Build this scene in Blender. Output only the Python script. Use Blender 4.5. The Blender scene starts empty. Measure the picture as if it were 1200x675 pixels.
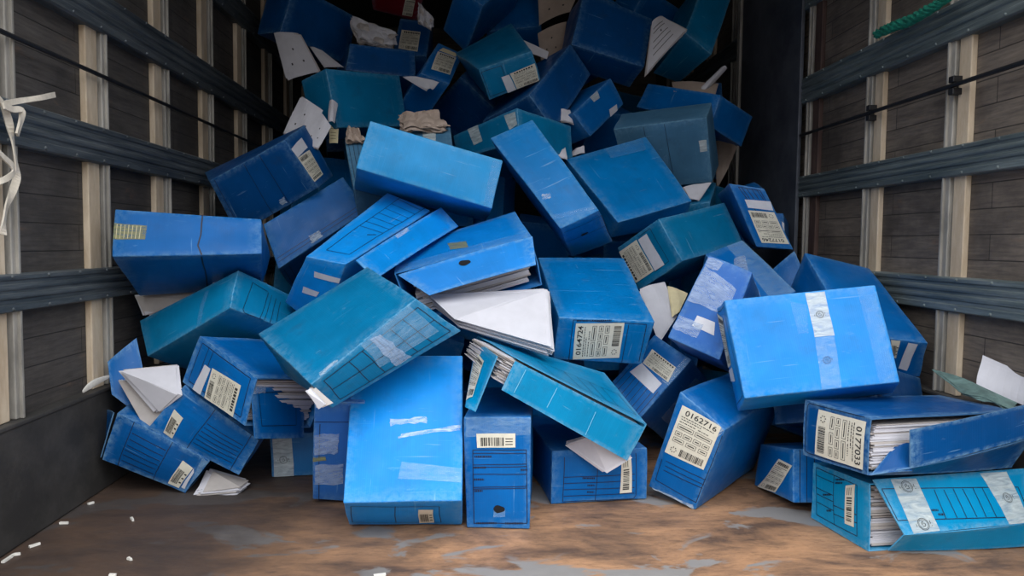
import bpy, bmesh, math, random
from mathutils import Vector, Matrix
R = random.Random(7)
COL = bpy.context.scene.collection
CAM_F=870.0
CAM_H=0.63
CAM_B=[[0.998725, -0.049272, 0.010979], [0.007948, -0.061304, -0.998088], [0.049851, 0.996902, -0.060834]]
BOXES = [
 {'n':'A','lab':'large bright blue box tipped back on the floor with plain front and scraped middle','col':'bright','c':[[-0.2668,1.5084,0.0923],[-0.0241,1.5182,0.0926],[-0.0261,1.7444,0.3641],[-0.2822,1.7352,0.3626],[-0.2726,1.6141,0.0048],[-0.0254,1.6235,0.0008],[-0.0318,1.85,0.2743],[-0.2815,1.8405,0.2749]],'d':[0.243,0.353,0.138],'pr':[('Bt',[[0.056,0.849,0.038,0.161],[0.038,0.161,0.81,0.126],[0.81,0.126,0.802,0.815],[0.802,0.815,0.056,0.849],[0.431,0.849,0.418,0.143]],[],0.0016)],'lb':[('Bt',[[0.62,0.095],[0.749,0.128],[0.749,0.715],[0.624,0.726]],'bar',None)],'tp':[('F',[[0.449,0.139],[0.996,0.11],[0.996,0.201],[0.472,0.246]],'clear',[]),('F',[[0.433,0.403],[0.985,0.46],[0.985,0.489],[0.461,0.437]],'scuff',[]),('F',[[0.354,0.484],[0.682,0.504],[0.681,0.539],[0.351,0.531]],'scuff',[])]},
 {'n':'B','lab':'upright blue box on the floor with form-printed end, barcode sticker and torn handle hole','col':'mid','c':[[-0.0157,1.6063,0.0008],[0.1232,1.5938,0.0008],[0.1257,1.5954,0.2503],[-0.0213,1.6084,0.2473],[0.0163,1.9562,0.0008],[0.1562,1.9436,0.0008],[0.1556,1.9452,0.2463],[0.0122,1.9581,0.244]],'d':[0.141,0.244,0.351],'pr':[('F',[[0.123,0.045,0.135,0.709],[0.135,0.709,0.934,0.713],[0.934,0.713,0.957,0.057],[0.957,0.057,0.123,0.045],[0.134,0.678,0.935,0.682],[0.132,0.571,0.939,0.584],[0.132,0.548,0.939,0.561],[0.131,0.486,0.942,0.492],[0.129,0.37,0.946,0.386],[0.129,0.355,0.946,0.37]],[[0.16,0.648,0.419,0.649],[0.145,0.548,0.328,0.549],[0.143,0.44,0.301,0.441],[0.849,0.53,0.953,0.53],[0.141,0.339,0.274,0.341],[0.163,0.046,0.487,0.05],[0.622,0.052,0.89,0.056]],0.0016)],'lb':[('F',[[0.2,0.729],[0.766,0.735],[0.764,0.86],[0.189,0.855]],'bar',None)],'tp':[('F',[[0.034,0.824],[0.996,0.849],[0.996,0.993],[0.038,0.993]],'clear',[]),('F',[[0.433,0.103],[0.621,0.114],[0.62,0.183],[0.446,0.173]],'clear',[])],'ho':[('F',[0.526,0.182],0.012413793103448275,0.008275862068965517)]},
 {'n':'C','lab':'blue box lying low under the torn turquoise box, ruled form on its end','col':'mid','c':[[0.188,1.7491,0.0008],[0.4278,1.7782,0.0008],[0.427,1.7781,0.1303],[0.1876,1.749,0.1328],[0.1452,2.1005,0.0008],[0.3856,2.1296,0.0008],[0.3853,2.1295,0.1314],[0.1451,2.1005,0.1329]],'d':[0.243,0.133,0.354],'pr':[('F',[[0.126,0.883,0.122,0.039],[0.122,0.039,0.854,0.022],[0.854,0.022,0.881,0.086],[0.881,0.086,0.874,0.908],[0.462,0.704,0.458,0.025],[0.128,0.502,0.859,0.499],[0.129,0.39,0.86,0.384],[0.13,0.278,0.861,0.252],[0.13,0.15,0.862,0.137]],[[0.313,0.473,0.437,0.464],[0.367,0.34,0.438,0.334],[0.368,0.211,0.439,0.205]],0.0016)],'lb':[('F',[[0.708,0.15],[0.835,0.156],[0.82,0.829],[0.712,0.803]],'barv',None)]},
 {'n':'D','lab':'blue box leaning on one corner with big white sticker numbered 0162716','col':'mid','c':[[0.4322,1.7842,0.0322],[0.5267,1.7041,0.0008],[0.5711,1.6406,0.2099],[0.4879,1.7226,0.2815],[0.6782,2.0576,0.0566],[0.7706,1.9771,0.0173],[0.8236,1.914,0.2404],[0.7325,1.9953,0.2928]],'d':[0.131,0.238,0.368],'bulge':0.006,'pr':[('F',[[0.105,0.327,0.106,0.102],[0.106,0.102,0.971,0.088],[0.971,0.088,0.996,0.926],[0.194,0.335,0.996,0.383],[0.21,0.284,0.996,0.319],[0.206,0.235,0.996,0.273]],[],0.0016)],'lb':[('F',[[0.105,0.41],[0.892,0.477],[0.927,0.996],[0.132,0.909]],'big','0162716')],'tp':[('F',[[0.912,0.867],[0.996,0.979],[0.888,0.996],[0.728,0.996]],'scuff',[]),('F',[[0.145,0.004],[0.966,0.004],[0.943,0.046],[0.085,0.004]],'scuff',[])]},
 {'n':'E','lab':'large bright blue box tilted on top of others with white sealing tape band','col':'bright','c':[[0.5983,1.6005,0.2901],[0.9101,1.5323,0.3418],[0.8981,1.6212,0.5453],[0.5785,1.6903,0.501],[0.6259,1.7162,0.2345],[0.9632,1.6471,0.2942],[0.9318,1.7376,0.5064],[0.6,1.8079,0.4726]],'d':[0.337,0.238,0.129],'pr':[('L',[[0.15,0.05,0.85,0.05],[0.85,0.05,0.85,0.95],[0.85,0.95,0.15,0.95],[0.15,0.95,0.15,0.05]],[],0.0016)],'lb':[('L',[[0.004,0.409],[0.555,0.393],[0.551,0.866],[0.004,0.949]],'big',None),('L',[[0.004,0.283],[0.574,0.232],[0.591,0.363],[0.004,0.387]],'blank',None)],'tp':[('F',[[0.533,0.521],[0.66,0.517],[0.665,0.982],[0.536,0.986]],'white',[(0.5,0.5)]),('F',[[0.512,0.004],[0.638,0.004],[0.659,0.513],[0.532,0.517]],'clear',[(0.45,0.55)]),('F',[[0.874,0.004],[0.976,0.004],[0.985,0.98],[0.876,0.981]],'faint',[]),('F',[[0.434,0.573],[0.496,0.572],[0.531,0.869],[0.425,0.914]],'faint',[])]},  # faint strip near the right edge paints a vertical sheen on the front
 {'n':'F','lab':'torn navy box with sticker 0177033 and papers showing, top of right-hand stack','col':'navy','c':[[0.7323,1.592,0.1663],[0.7759,1.4062,0.1786],[0.7815,1.4091,0.2924],[0.7334,1.5958,0.2903],[1.0932,1.6758,0.1599],[1.1374,1.4895,0.1657],[1.139,1.4933,0.2894],[1.0955,1.6795,0.2843]],'d':[0.191,0.124,0.37],'open':['R'],'bulge':0.004,'papers':[(0.06,0.97,0.06,0.86,0.03,0.97,'b',13)],'pr':[('F',[[0.927,0.996,0.085,0.963],[0.085,0.963,0.057,0.924],[0.057,0.924,0.039,0.089],[0.039,0.089,0.1,0.063],[0.1,0.063,0.933,0.049]],[],0.0016)],'lb':[('F',[[0.242,0.906],[0.216,0.087],[0.944,0.069],[0.955,0.925]],'big','0177033')],'fl':[{'n':'torn_flap','q':[[0.7819,1.4022,0.18],[0.8614,1.3942,0.1907],[0.8924,1.4562,0.2547],[0.8512,1.4362,0.2337]]},{'n':'side_flap','q':[[0.8559,1.3912,0.1968],[1.1584,1.4595,0.2426],[1.1663,1.4745,0.309],[0.8555,1.3962,0.2718]]},{'n':'bottom_flap','q':[[0.7789,1.4062,0.1787],[1.1339,1.4875,0.1677],[1.1549,1.4595,0.239],[0.8559,1.3912,0.1968]]}]},
 {'n':'G','lab':'turquoise box on the floor at far right with printed lid held by two tapes','col':'cyan','c':[[0.7801,1.6463,0.0008],[0.8165,1.46,0.0008],[0.8147,1.463,0.1444],[0.7848,1.6488,0.1315],[1.1434,1.6894,0.0008],[1.1701,1.5032,0.0008],[1.1711,1.5064,0.1369],[1.1463,1.6922,0.1302]],'d':[0.187,0.133,0.362],'open':['R'],'papers':[(0.06,0.95,0.05,0.95,0.02,0.97,'b',12)],'pr':[('F',[[0.073,0.934,0.109,0.11],[0.109,0.11,0.826,0.143],[0.826,0.143,0.806,0.908],[0.806,0.908,0.073,0.934],[0.416,0.921,0.453,0.112],[0.082,0.802,0.422,0.797],[0.096,0.583,0.431,0.591],[0.102,0.481,0.436,0.495],[0.111,0.35,0.442,0.358],[0.438,0.44,0.818,0.462],[0.444,0.304,0.821,0.347]],[[0.45,0.863,0.6,0.916],[0.452,0.808,0.572,0.852],[0.23,0.521,0.385,0.586],[0.306,0.295,0.397,0.337]],0.0016)],'lb':[('F',[[0.639,0.247],[0.781,0.263],[0.777,0.911],[0.633,0.834]],'barv',None)],'fl':[{'n':'printed_lid','q':[[0.8643,1.415,0.0536],[1.1674,1.4582,0.0609],[1.1994,1.5064,0.1616],[0.8193,1.459,0.1528]],'pr':([[0.019,0.823,0.883,0.66],[0.883,0.66,0.948,0.195],[0.019,0.823,0.009,0.255],[0.009,0.255,0.855,0.123],[0.328,0.737,0.335,0.21],[0.387,0.723,0.415,0.207],[0.448,0.725,0.482,0.192],[0.508,0.712,0.557,0.19],[0.576,0.712,0.625,0.175],[0.637,0.699,0.701,0.158]],[[0.259,0.38,0.304,0.37],[0.293,0.296,0.34,0.285]],False),'tp':[([[0.066,0.004],[0.259,0.015],[0.246,0.96],[0.099,0.985]],'white',[(0.5,0.15),(0.5,0.85)]),([[0.793,0.004],[0.959,0.004],[0.812,0.961],[0.639,0.967]],'white',[(0.5,0.5)])]},{'n':'lid_edge','q':[[0.8564,1.456,0.004],[1.1833,1.4744,0.004],[1.167,1.4577,0.0611],[0.864,1.4145,0.0538]]}]},
 {'n':'Hh','lab':'small blue box wedged on the floor under the right-hand stack, scuffed white sticker','col':'mid','c':[[0.7373,1.8786,0.0008],[0.7492,1.6684,0.0288],[0.7505,1.686,0.1531],[0.7536,1.8948,0.1077],[1.0623,1.8947,0.0008],[1.0758,1.6843,0.0272],[1.0737,1.7021,0.152],[1.07,1.9116,0.1143]],'d':[0.213,0.125,0.322],'pr':[('R',[[0.05,0.0,0.05,1.0],[0.1,0.0,0.1,1.0],[0.16,0.0,0.16,1.0]],[],0.0016)],'lb':[('F',[[0.093,0.004],[0.562,0.038],[0.988,0.683],[0.645,0.755]],'big',None)]},
 {'n':'I','lab':'blue box against the right wall behind the taped bright box','col':'mid','c':[[0.9521,1.8224,0.4109],[1.1557,1.8279,0.3867],[1.1688,2.1462,0.5673],[0.9688,2.1417,0.6108],[0.9422,1.8854,0.3034],[1.178,1.8898,0.2874],[1.1629,2.2094,0.4662],[0.954,2.2045,0.4964]],'d':[0.219,0.369,0.125],'pr':[('Bt',[[0.12,0.05,0.12,0.95],[0.2,0.05,0.2,0.95],[0.5,0.05,0.5,0.95],[0.58,0.05,0.58,0.95]],[],0.0016)],'lb':[('Bt',[[0.609,0.515],[0.654,0.501],[0.64,0.971],[0.519,0.963]],'bar',None),('Bt',[[0.711,0.22],[0.819,0.166],[0.868,0.936],[0.743,0.951]],'blank',None)]},
 {'n':'J','lab':'violet-blue box wrapped in shiny clear tape with small white sticker','col':'violet','c':[[0.4897,1.8528,0.394],[0.6044,1.7902,0.3456],[0.6878,1.8084,0.5644],[0.5946,1.8693,0.6045],[0.6262,2.147,0.3069],[0.7343,2.0851,0.2634],[0.8271,2.1026,0.4803],[0.7264,2.164,0.5222]],'d':[0.132,0.238,0.335],'lb':[('F',[[0.328,0.223],[0.758,0.213],[0.679,0.35],[0.336,0.346]],'blank',None)],'tp':[('F',[[0.024,0.465],[0.814,0.451],[0.825,0.756],[0.038,0.87]],'crumple',[]),('F',[[0.006,0.11],[0.493,0.116],[0.508,0.279],[0.022,0.279]],'crumple',[]),('F',[[0.038,0.87],[0.31,0.866],[0.367,0.979],[0.015,0.979]],'crumple',[])]},
 {'n':'K','lab':'blue box end wrapped in clear glossy tape behind the violet-blue box','col':'mid','c':[[0.8148,2.1012,0.4368],[0.9411,2.1276,0.4969],[0.8306,2.2788,0.6476],[0.7058,2.2532,0.6018],[0.858,2.369,0.2136],[0.9814,2.3954,0.2711],[0.8729,2.5469,0.4272],[0.7502,2.5209,0.3769]],'d':[0.135,0.246,0.351],'tp':[('F',[[0.448,0.043],[0.996,0.004],[0.996,0.991],[0.549,0.996]],'clear',[]),('F',[[0.193,0.573],[0.501,0.538],[0.716,0.76],[0.476,0.783]],'crumple',[]),('F',[[0.109,0.188],[0.301,0.123],[0.448,0.371],[0.326,0.41]],'crumple',[])]},
 {'n':'L','lab':'blue box standing on end with upside-down sticker 0177246 near the dark panel','col':'mid','c':[[0.907,2.3557,0.6235],[1.0141,2.3238,0.6167],[0.9127,2.3215,0.8098],[0.8082,2.3539,0.8269],[0.9527,2.5789,0.6375],[1.0593,2.5483,0.6512],[0.9648,2.5461,0.851],[0.843,2.5756,0.8062]],'d':[0.123,0.224,0.23],'pr':[('F',[[0.441,0.536,0.236,0.965],[0.236,0.965,0.85,0.96],[0.85,0.96,0.876,0.729],[0.327,0.959,0.406,0.79],[0.468,0.957,0.532,0.799],[0.62,0.969,0.683,0.81],[0.761,0.967,0.822,0.807]],[],0.0016),('L',[[0.3,0.0,0.3,1.0],[0.6,0.0,0.6,1.0]],[],0.0016)],'lb':[('F',[[0.945,0.609],[0.198,0.588],[0.199,0.076],[0.959,0.096]],'big','0177246'),('F',[[0.232,0.63],[0.944,0.637],[0.996,0.795],[0.244,0.765]],'blank',None)],'fl':[{'n':'torn_flap','q':[[0.9511,2.2938,0.471],[1.0564,2.2788,0.489],[1.0152,2.3198,0.614],[0.9315,2.3738,0.5181]]}]},
 {'n':'M','lab':'greenish teal box with end sticker and white strip, right of the tall blue box','col':'teal','c':[[0.5354,2.386,0.4788],[0.6253,2.2137,0.5805],[0.5598,2.2555,0.707],[0.4652,2.4288,0.6166],[0.7924,2.5742,0.5383],[0.8782,2.402,0.638],[0.8286,2.4434,0.7708],[0.7282,2.6164,0.6706]],'d':[0.225,0.146,0.329],'pr':[('F',[[0.494,0.929,0.776,0.935],[0.776,0.935,0.784,0.158],[0.784,0.158,0.463,0.144]],[],0.0016)],'lb':[('F',[[0.44,0.905],[0.456,0.169],[0.024,0.176],[0.004,0.908]],'big',None),('F',[[0.47,0.885],[0.471,0.159],[0.684,0.15],[0.672,0.887]],'blank',None)]},
 {'n':'N','lab':'plain blue box leaning back between the tall blue box and the grey-blue one','col':'mid2','c':[[0.4507,2.3359,0.6994],[0.7102,2.4151,0.7743],[0.5927,2.6019,1.0058],[0.3049,2.5231,0.9154],[0.4445,2.4307,0.6512],[0.7049,2.5083,0.6998],[0.5834,2.6949,0.9268],[0.3095,2.6158,0.8415]],'d':[0.283,0.316,0.122],'tp':[('F',[[0.456,0.831],[0.897,0.814],[0.939,0.982],[0.468,0.996]],'faint',[])]},
 {'n':'O','lab':'tall bright blue box standing on edge at the middle of the pile','col':'mid2','c':[[0.2391,2.0823,0.6709],[0.346,2.0779,0.7246],[0.1676,2.238,0.9981],[0.0408,2.2432,0.9411],[0.3001,2.3003,0.5882],[0.4266,2.2947,0.6373],[0.2281,2.4565,0.9216],[0.1166,2.4603,0.8543]],'d':[0.131,0.372,0.242],'pr':[('Bt',[[0.045,0.862,0.996,0.847],[0.996,0.847,0.995,0.121],[0.02,0.559,0.996,0.537]],[],0.0016)],'lb':[('Bt',[[0.387,0.004],[0.859,0.004],[0.905,0.004],[0.695,0.004]],'blank',None)],'tp':[('F',[[0.004,0.093],[0.991,0.019],[0.996,0.052],[0.008,0.141]],'faint',[]),('F',[[0.088,0.289],[0.27,0.271],[0.299,0.311],[0.118,0.33]],'scuff',[])],'ho':[('Bt',[0.461,0.59],0.012413793103448275,0.006206896551724138)]},
 {'n':'P','lab':'pale bright blue box lying across the top of the lit pile','col':'sky','c':[[-0.3196,2.0268,0.8254],[0.0462,2.0539,0.7243],[0.0738,2.0755,0.8576],[-0.2884,2.048,0.9539],[-0.3642,2.2608,0.7844],[0.0335,2.287,0.6957],[0.0512,2.3089,0.8253],[-0.3153,2.2816,0.9218]],'d':[0.384,0.133,0.237],'tp':[('F',[[0.932,0.004],[0.996,0.004],[0.996,0.961],[0.926,0.94]],'faint',[])]},
 {'n':'Q','lab':'blue box with ruled lid sloping down and its flap folded out over the teal box','col':'bright','c':[[-0.4242,1.8844,0.591],[-0.3217,1.8641,0.5733],[-0.1268,2.1532,0.7201],[-0.2534,2.1768,0.771],[-0.5128,2.022,0.4644],[-0.4039,1.9979,0.3897],[-0.2183,2.2884,0.5511],[-0.3314,2.3118,0.6104]],'d':[0.123,0.373,0.226],'pr':[('F',[[0.241,0.114,0.291,0.996],[0.787,0.124,0.864,0.996],[0.241,0.114,0.787,0.124],[0.291,0.996,0.864,0.996],[0.265,0.486,0.825,0.482],[0.269,0.562,0.831,0.555],[0.273,0.639,0.837,0.629],[0.277,0.719,0.843,0.706],[0.281,0.8,0.848,0.784],[0.284,0.883,0.853,0.864],[0.287,0.969,0.858,0.946]],[[0.606,0.404,0.748,0.435]],0.0016)],'lb':[('Bt',[[0.406,0.697],[0.992,0.721],[0.996,0.788],[0.353,0.792]],'blank',None),('Bt',[[0.285,0.367],[0.624,0.419],[0.664,0.505],[0.268,0.478]],'blank',None)],'fl':[{'n':'open_flap','q':[[-0.2387,1.7941,0.5395],[-0.0486,2.1132,0.6753],[-0.0988,2.1522,0.7293],[-0.2962,1.8631,0.5823]],'tp':[([[0.414,0.816],[0.557,0.824],[0.557,0.996],[0.421,0.996]],'scuff',[])]}]},
 {'n':'R','lab':'blue box tipped on edge between the cracked box and the ruled-lid box','col':'mid','c':[[-0.6219,2.384,0.5393],[-0.3563,2.4723,0.7322],[-0.4394,2.5052,0.8423],[-0.6778,2.4174,0.6793],[-0.6374,2.621,0.4631],[-0.3745,2.7086,0.6427],[-0.4577,2.7416,0.7534],[-0.7089,2.6541,0.586]],'d':[0.327,0.143,0.253],'pr':[('F',[[0.02,0.12,0.98,0.12],[0.02,0.2,0.98,0.2]],[],0.0016),('Bt',[[0.04,0.1,0.04,0.9],[0.1,0.1,0.1,0.9]],[],0.0016)],'lb':[('L',[[0.25,0.08],[0.9,0.08],[0.9,0.6],[0.25,0.6]],'bar',None)],'tp':[('F',[[0.386,0.061],[0.502,0.062],[0.499,0.22],[0.384,0.233]],'scuff',[])]},
 {'n':'S','lab':'wide blue box at the left wall with cracked side and yellowed tape patch','col':'mid','c':[[-0.8551,1.7948,0.5865],[-0.5224,1.8505,0.5971],[-0.5376,1.8998,0.6839],[-0.8689,1.8457,0.7006],[-0.8941,2.0203,0.4771],[-0.5901,2.0782,0.4988],[-0.5757,2.1261,0.587],[-0.905,2.0714,0.596]],'d':[0.332,0.124,0.252],'pr':[('F',[[0.587,0.991,0.583,0.774],[0.583,0.774,0.584,0.517],[0.584,0.517,0.568,0.222],[0.568,0.222,0.593,0.004]],[],0.0035),('Bt',[[0.59,0.971,0.587,0.619],[0.587,0.619,0.569,0.136]],[],0.0035)],'tp':[('F',[[0.004,0.352],[0.214,0.357],[0.221,0.662],[0.004,0.69]],'yellow',[])],'pf':[([[-0.8877,2.0503,0.4263],[-0.742,2.0503,0.4691],[-0.7443,2.0703,0.4864],[-0.9182,2.0703,0.4757]],0.012,6)]},
 {'n':'T','lab':'turquoise box at left with framed printing on its end','col':'teal2','c':[[-0.8544,1.9688,0.3224],[-0.6019,1.8554,0.4638],[-0.6021,1.9188,0.5537],[-0.9012,2.0343,0.4088],[-0.7393,2.1527,0.2299],[-0.4747,2.0387,0.3721],[-0.5037,2.1041,0.4706],[-0.7753,2.2181,0.3238]],'d':[0.332,0.123,0.237],'pr':[('R',[[0.49,0.785,0.235,0.845],[0.235,0.845,0.164,0.085],[0.164,0.085,0.193,0.004],[0.193,0.004,0.445,0.004],[0.504,0.773,0.398,0.004],[0.562,0.747,0.456,0.004],[0.633,0.707,0.538,0.004],[0.705,0.667,0.639,0.126]],[],0.0016)],'tp':[('F',[[0.615,0.071],[0.665,0.049],[0.733,0.831],[0.689,0.847]],'faint',[])]},
 {'n':'U','lab':'big teal box slanting above the large plain box, gridded printing along its side','col':'teal','c':[[-0.3255,1.4829,0.3446],[-0.1254,1.5987,0.5078],[-0.2631,1.8228,0.567],[-0.4938,1.7094,0.4168],[-0.297,1.5435,0.2828],[-0.0289,1.6549,0.4316],[-0.2166,1.8805,0.4735],[-0.4453,1.7664,0.3133]],'d':[0.306,0.281,0.123],'bulge':0.008,'pr':[('Bt',[[0.08,0.12,0.95,0.12],[0.95,0.12,0.95,0.86],[0.95,0.86,0.08,0.86],[0.08,0.86,0.08,0.12],[0.08,0.5,0.95,0.5],[0.3,0.12,0.3,0.86],[0.42,0.12,0.42,0.86],[0.55,0.12,0.55,0.86],[0.68,0.12,0.68,0.86],[0.8,0.12,0.8,0.86]],[],0.0016)],'tp':[('Bt',[[0.42,0.3],[0.9,0.25],[0.92,0.98],[0.45,0.98]],'clear',[]),('F',[[0.092,0.004],[0.249,0.004],[0.255,0.034],[0.097,0.041]],'scuff',[]),('Bt',[[0.5,0.1],[0.62,0.1],[0.6,0.9],[0.52,0.95]],'crumple',[])],'pf':[([[-0.309,1.4829,0.2965],[-0.2921,1.4829,0.3051],[-0.3231,1.4869,0.3353],[-0.3265,1.4869,0.3301]],0.025,6)]},
 {'n':'V','lab':'blue box in mid pile with sideways sticker 0164724','col':'mid2','c':[[0.2068,1.9332,0.3248],[0.4491,1.9585,0.3054],[0.4667,1.8995,0.4293],[0.2142,1.8744,0.4436],[0.1809,2.2431,0.4759],[0.4273,2.2685,0.4601],[0.4453,2.2097,0.5889],[0.1863,2.1841,0.5894]],'d':[0.252,0.135,0.346],'bulge':0.004,'pr':[('F',[[0.173,0.004,0.152,0.96],[0.152,0.96,0.918,0.934],[0.918,0.934,0.96,0.075],[0.73,0.912,0.772,0.029]],[[0.189,0.945,0.541,0.986]],0.0016)],'lb':[('F',[[0.729,0.145],[0.681,0.945],[0.184,0.886],[0.215,0.031]],'big','0164724')]},
 {'n':'W','lab':'opened blue box with thumb-hole flap above white paper stack','col':'bright2','c':[[-0.2034,1.8817,0.5505],[0.1439,1.8719,0.6445],[0.1107,2.1153,0.7183],[-0.2075,2.123,0.6118],[-0.1539,1.9169,0.422],[0.1747,1.9084,0.524],[0.1555,2.1508,0.5914],[-0.1679,2.1588,0.4871]],'d':[0.344,0.251,0.136],'open':['Bt'],'papers':[(0.08,0.94,0.05,0.95,0.1,0.9,'c',8)],'tp':[('F',[[0.413,0.267],[0.546,0.185],[0.544,0.413],[0.399,0.552]],'yellow',[]),('F',[[0.027,0.004],[0.996,0.025],[0.996,0.192],[0.025,0.216]],'faint',[])],'fl':[{'n':'lid_flap','q':[[-0.1123,1.8317,0.4987],[0.1493,1.8219,0.5771],[0.1437,1.8699,0.6466],[-0.1946,1.8797,0.5464]],'ho':([0.462,0.719],0.012413793103448275,0.010344827586206896)}],'pf':[([[-0.0375,1.7817,0.4473],[0.1808,1.7519,0.3862],[0.1802,1.8719,0.5154],[-0.1101,1.9017,0.4959]],0.035,12)]},
 {'n':'X','lab':'torn turquoise box with long side flap and frayed papers, centre front','col':'cyan','c':[[0.0651,1.5818,0.3229],[0.3655,1.6979,0.1321],[0.404,1.6967,0.2095],[0.0937,1.5802,0.3844],[-0.0142,1.8317,0.3515],[0.2932,1.9483,0.175],[0.3473,1.9485,0.2866],[0.0097,1.8296,0.4013]],'d':[0.373,0.1,0.264],'open':['L','F'],'papers':[(-0.09,0.95,0.0,0.86,0.0,0.8,'b',16)],'pr':[('T',[[0.3,0.1,0.95,0.1],[0.95,0.1,0.95,0.5],[0.95,0.5,0.3,0.5],[0.3,0.5,0.3,0.1],[0.5,0.1,0.5,0.5],[0.6,0.1,0.6,0.5],[0.7,0.1,0.7,0.5],[0.8,0.1,0.8,0.5]],[],0.0016)],'fl':[{'n':'side_flap','q':[[0.0589,1.5668,0.3162],[0.3578,1.6879,0.1255],[0.3979,1.6947,0.2023],[0.088,1.5782,0.3769]],'pr':([[0.076,0.112,0.082,0.911],[0.31,0.205,0.315,0.86],[0.632,0.058,0.625,0.765]],[],True)},{'n':'end_flap','q':[[-0.0192,1.5818,0.2761],[0.001,1.5518,0.2736],[0.0467,1.5502,0.3921],[0.004,1.8296,0.3917]],'lb':[([[0.068,0.082],[0.636,0.191],[0.671,0.79],[0.149,0.838]],'big',None)]}],'pf':[([[0.3096,1.7179,0.09],[0.3698,1.6979,0.1326],[0.2714,1.7179,0.1742],[0.2262,1.7579,0.147]],0.012,5)]},
 {'n':'Y','lab':'blue box standing in shadow left of the big plain box, two silver tape patches','col':'violet','c':[[-0.3842,1.7629,0.0123],[-0.2597,1.7692,0.0008],[-0.2419,1.6537,0.2701],[-0.3532,1.6465,0.2698],[-0.3948,2.0852,0.166],[-0.2755,2.0917,0.1616],[-0.2569,1.9757,0.4161],[-0.3697,1.9688,0.4188]],'d':[0.115,0.275,0.356],'pr':[('F',[[0.02,0.82,0.98,0.82],[0.12,0.0,0.12,0.8]],[],0.0016)],'tp':[('F',[[0.028,0.492],[0.468,0.516],[0.497,0.713],[0.02,0.702]],'crumple',[]),('F',[[0.04,0.164],[0.573,0.198],[0.569,0.412],[0.048,0.375]],'crumple',[]),('F',[[0.004,0.409],[0.258,0.433],[0.24,0.477],[0.004,0.455]],'yellow',[])]},
 {'n':'Z','lab':'small blue box end on the floor with wide paper tape and round seal','col':'violet2','c':[[-0.535,1.9659,0.0008],[-0.288,2.0081,0.0008],[-0.2878,2.0073,0.1156],[-0.5403,1.9663,0.1182],[-0.5689,2.1667,0.0008],[-0.3214,2.2085,0.0008],[-0.3213,2.2077,0.117],[-0.5715,2.1665,0.1183]],'d':[0.251,0.122,0.203],'tp':[('F',[[0.023,0.004],[0.225,0.004],[0.221,0.874],[0.025,0.87]],'white',[(0.5,0.45)])]},
 {'n':'AA','lab':'blue box at lower left with rotated sticker, white strip and torn framed flap','col':'mid','c':[[-0.7078,1.8263,0.283],[-0.5234,1.7068,0.2041],[-0.4934,1.7007,0.3165],[-0.6648,1.8197,0.3975],[-0.5903,2.0345,0.2458],[-0.4218,1.9145,0.1468],[-0.3633,1.9081,0.2776],[-0.5438,2.0277,0.3605]],'d':[0.232,0.125,0.243],'open':['R'],'papers':[(0.08,0.96,0.06,0.9,0.02,0.96,'b',10)],'pr':[('F',[[0.08,0.1,0.92,0.1],[0.92,0.1,0.92,0.92],[0.92,0.92,0.08,0.92],[0.08,0.92,0.08,0.1],[0.2,0.1,0.2,0.92],[0.28,0.1,0.28,0.92]],[],0.0016)],'lb':[('F',[[0.354,0.623],[0.369,0.004],[0.815,0.004],[0.825,0.676]],'big',None),('F',[[0.172,0.004],[0.304,0.004],[0.334,0.587],[0.231,0.586]],'blank',None)],'fl':[{'n':'side_flap','q':[[-0.5041,1.7168,0.1721],[-0.4339,1.8945,0.1266],[-0.4309,1.8945,0.261],[-0.5058,1.7007,0.2967]],'pr':([[0.096,0.885,0.789,0.889],[0.789,0.889,0.808,0.25],[0.808,0.25,0.125,0.246],[0.125,0.246,0.096,0.885]],[],False),'tp':[([[0.006,0.854],[0.202,0.883],[0.222,0.996],[0.015,0.996]],'crumple',[])]}]},
 {'n':'BB','lab':'sagging blue box at lower left spilling papers from its open end','col':'mid','c':[[-0.7909,1.8259,0.1712],[-0.5812,1.8441,0.0478],[-0.5303,1.83,0.1377],[-0.6999,1.8106,0.2752],[-0.7866,2.0319,0.2018],[-0.5843,2.0505,0.0775],[-0.5263,2.0363,0.172],[-0.7085,2.0171,0.3034]],'d':[0.232,0.119,0.208],'open':['L'],'bulge':0.01,'round':0.028,'papers':[(0.02,0.97,0.06,0.94,0.06,0.9,'b',9)],'pr':[('F',[[0.42,0.0,0.42,1.0],[0.9,0.0,0.9,1.0],[0.44,0.2,0.88,0.2],[0.44,0.3,0.88,0.3],[0.44,0.4,0.88,0.4],[0.44,0.5,0.88,0.5],[0.44,0.6,0.88,0.6],[0.44,0.7,0.88,0.7]],[],0.0016)],'lb':[('F',[[0.142,0.062],[0.245,0.036],[0.211,0.514],[0.08,0.559]],'bar',None)],'fl':[{'n':'end_flap','q':[[-0.9011,1.8759,0.2425],[-0.8009,1.8859,0.1537],[-0.8716,1.9506,0.3741],[-0.9265,1.9106,0.3182]]}],'pf':[([[-0.7706,1.8259,0.211],[-0.711,1.8106,0.2561],[-0.7399,1.8606,0.3184],[-0.8626,1.8406,0.3088]],0.012,4),([[-0.8001,1.8359,0.1664],[-0.7667,1.8359,0.2044],[-0.8519,1.8559,0.2765],[-0.8744,1.8559,0.2807]],0.03,6)]},
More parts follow.
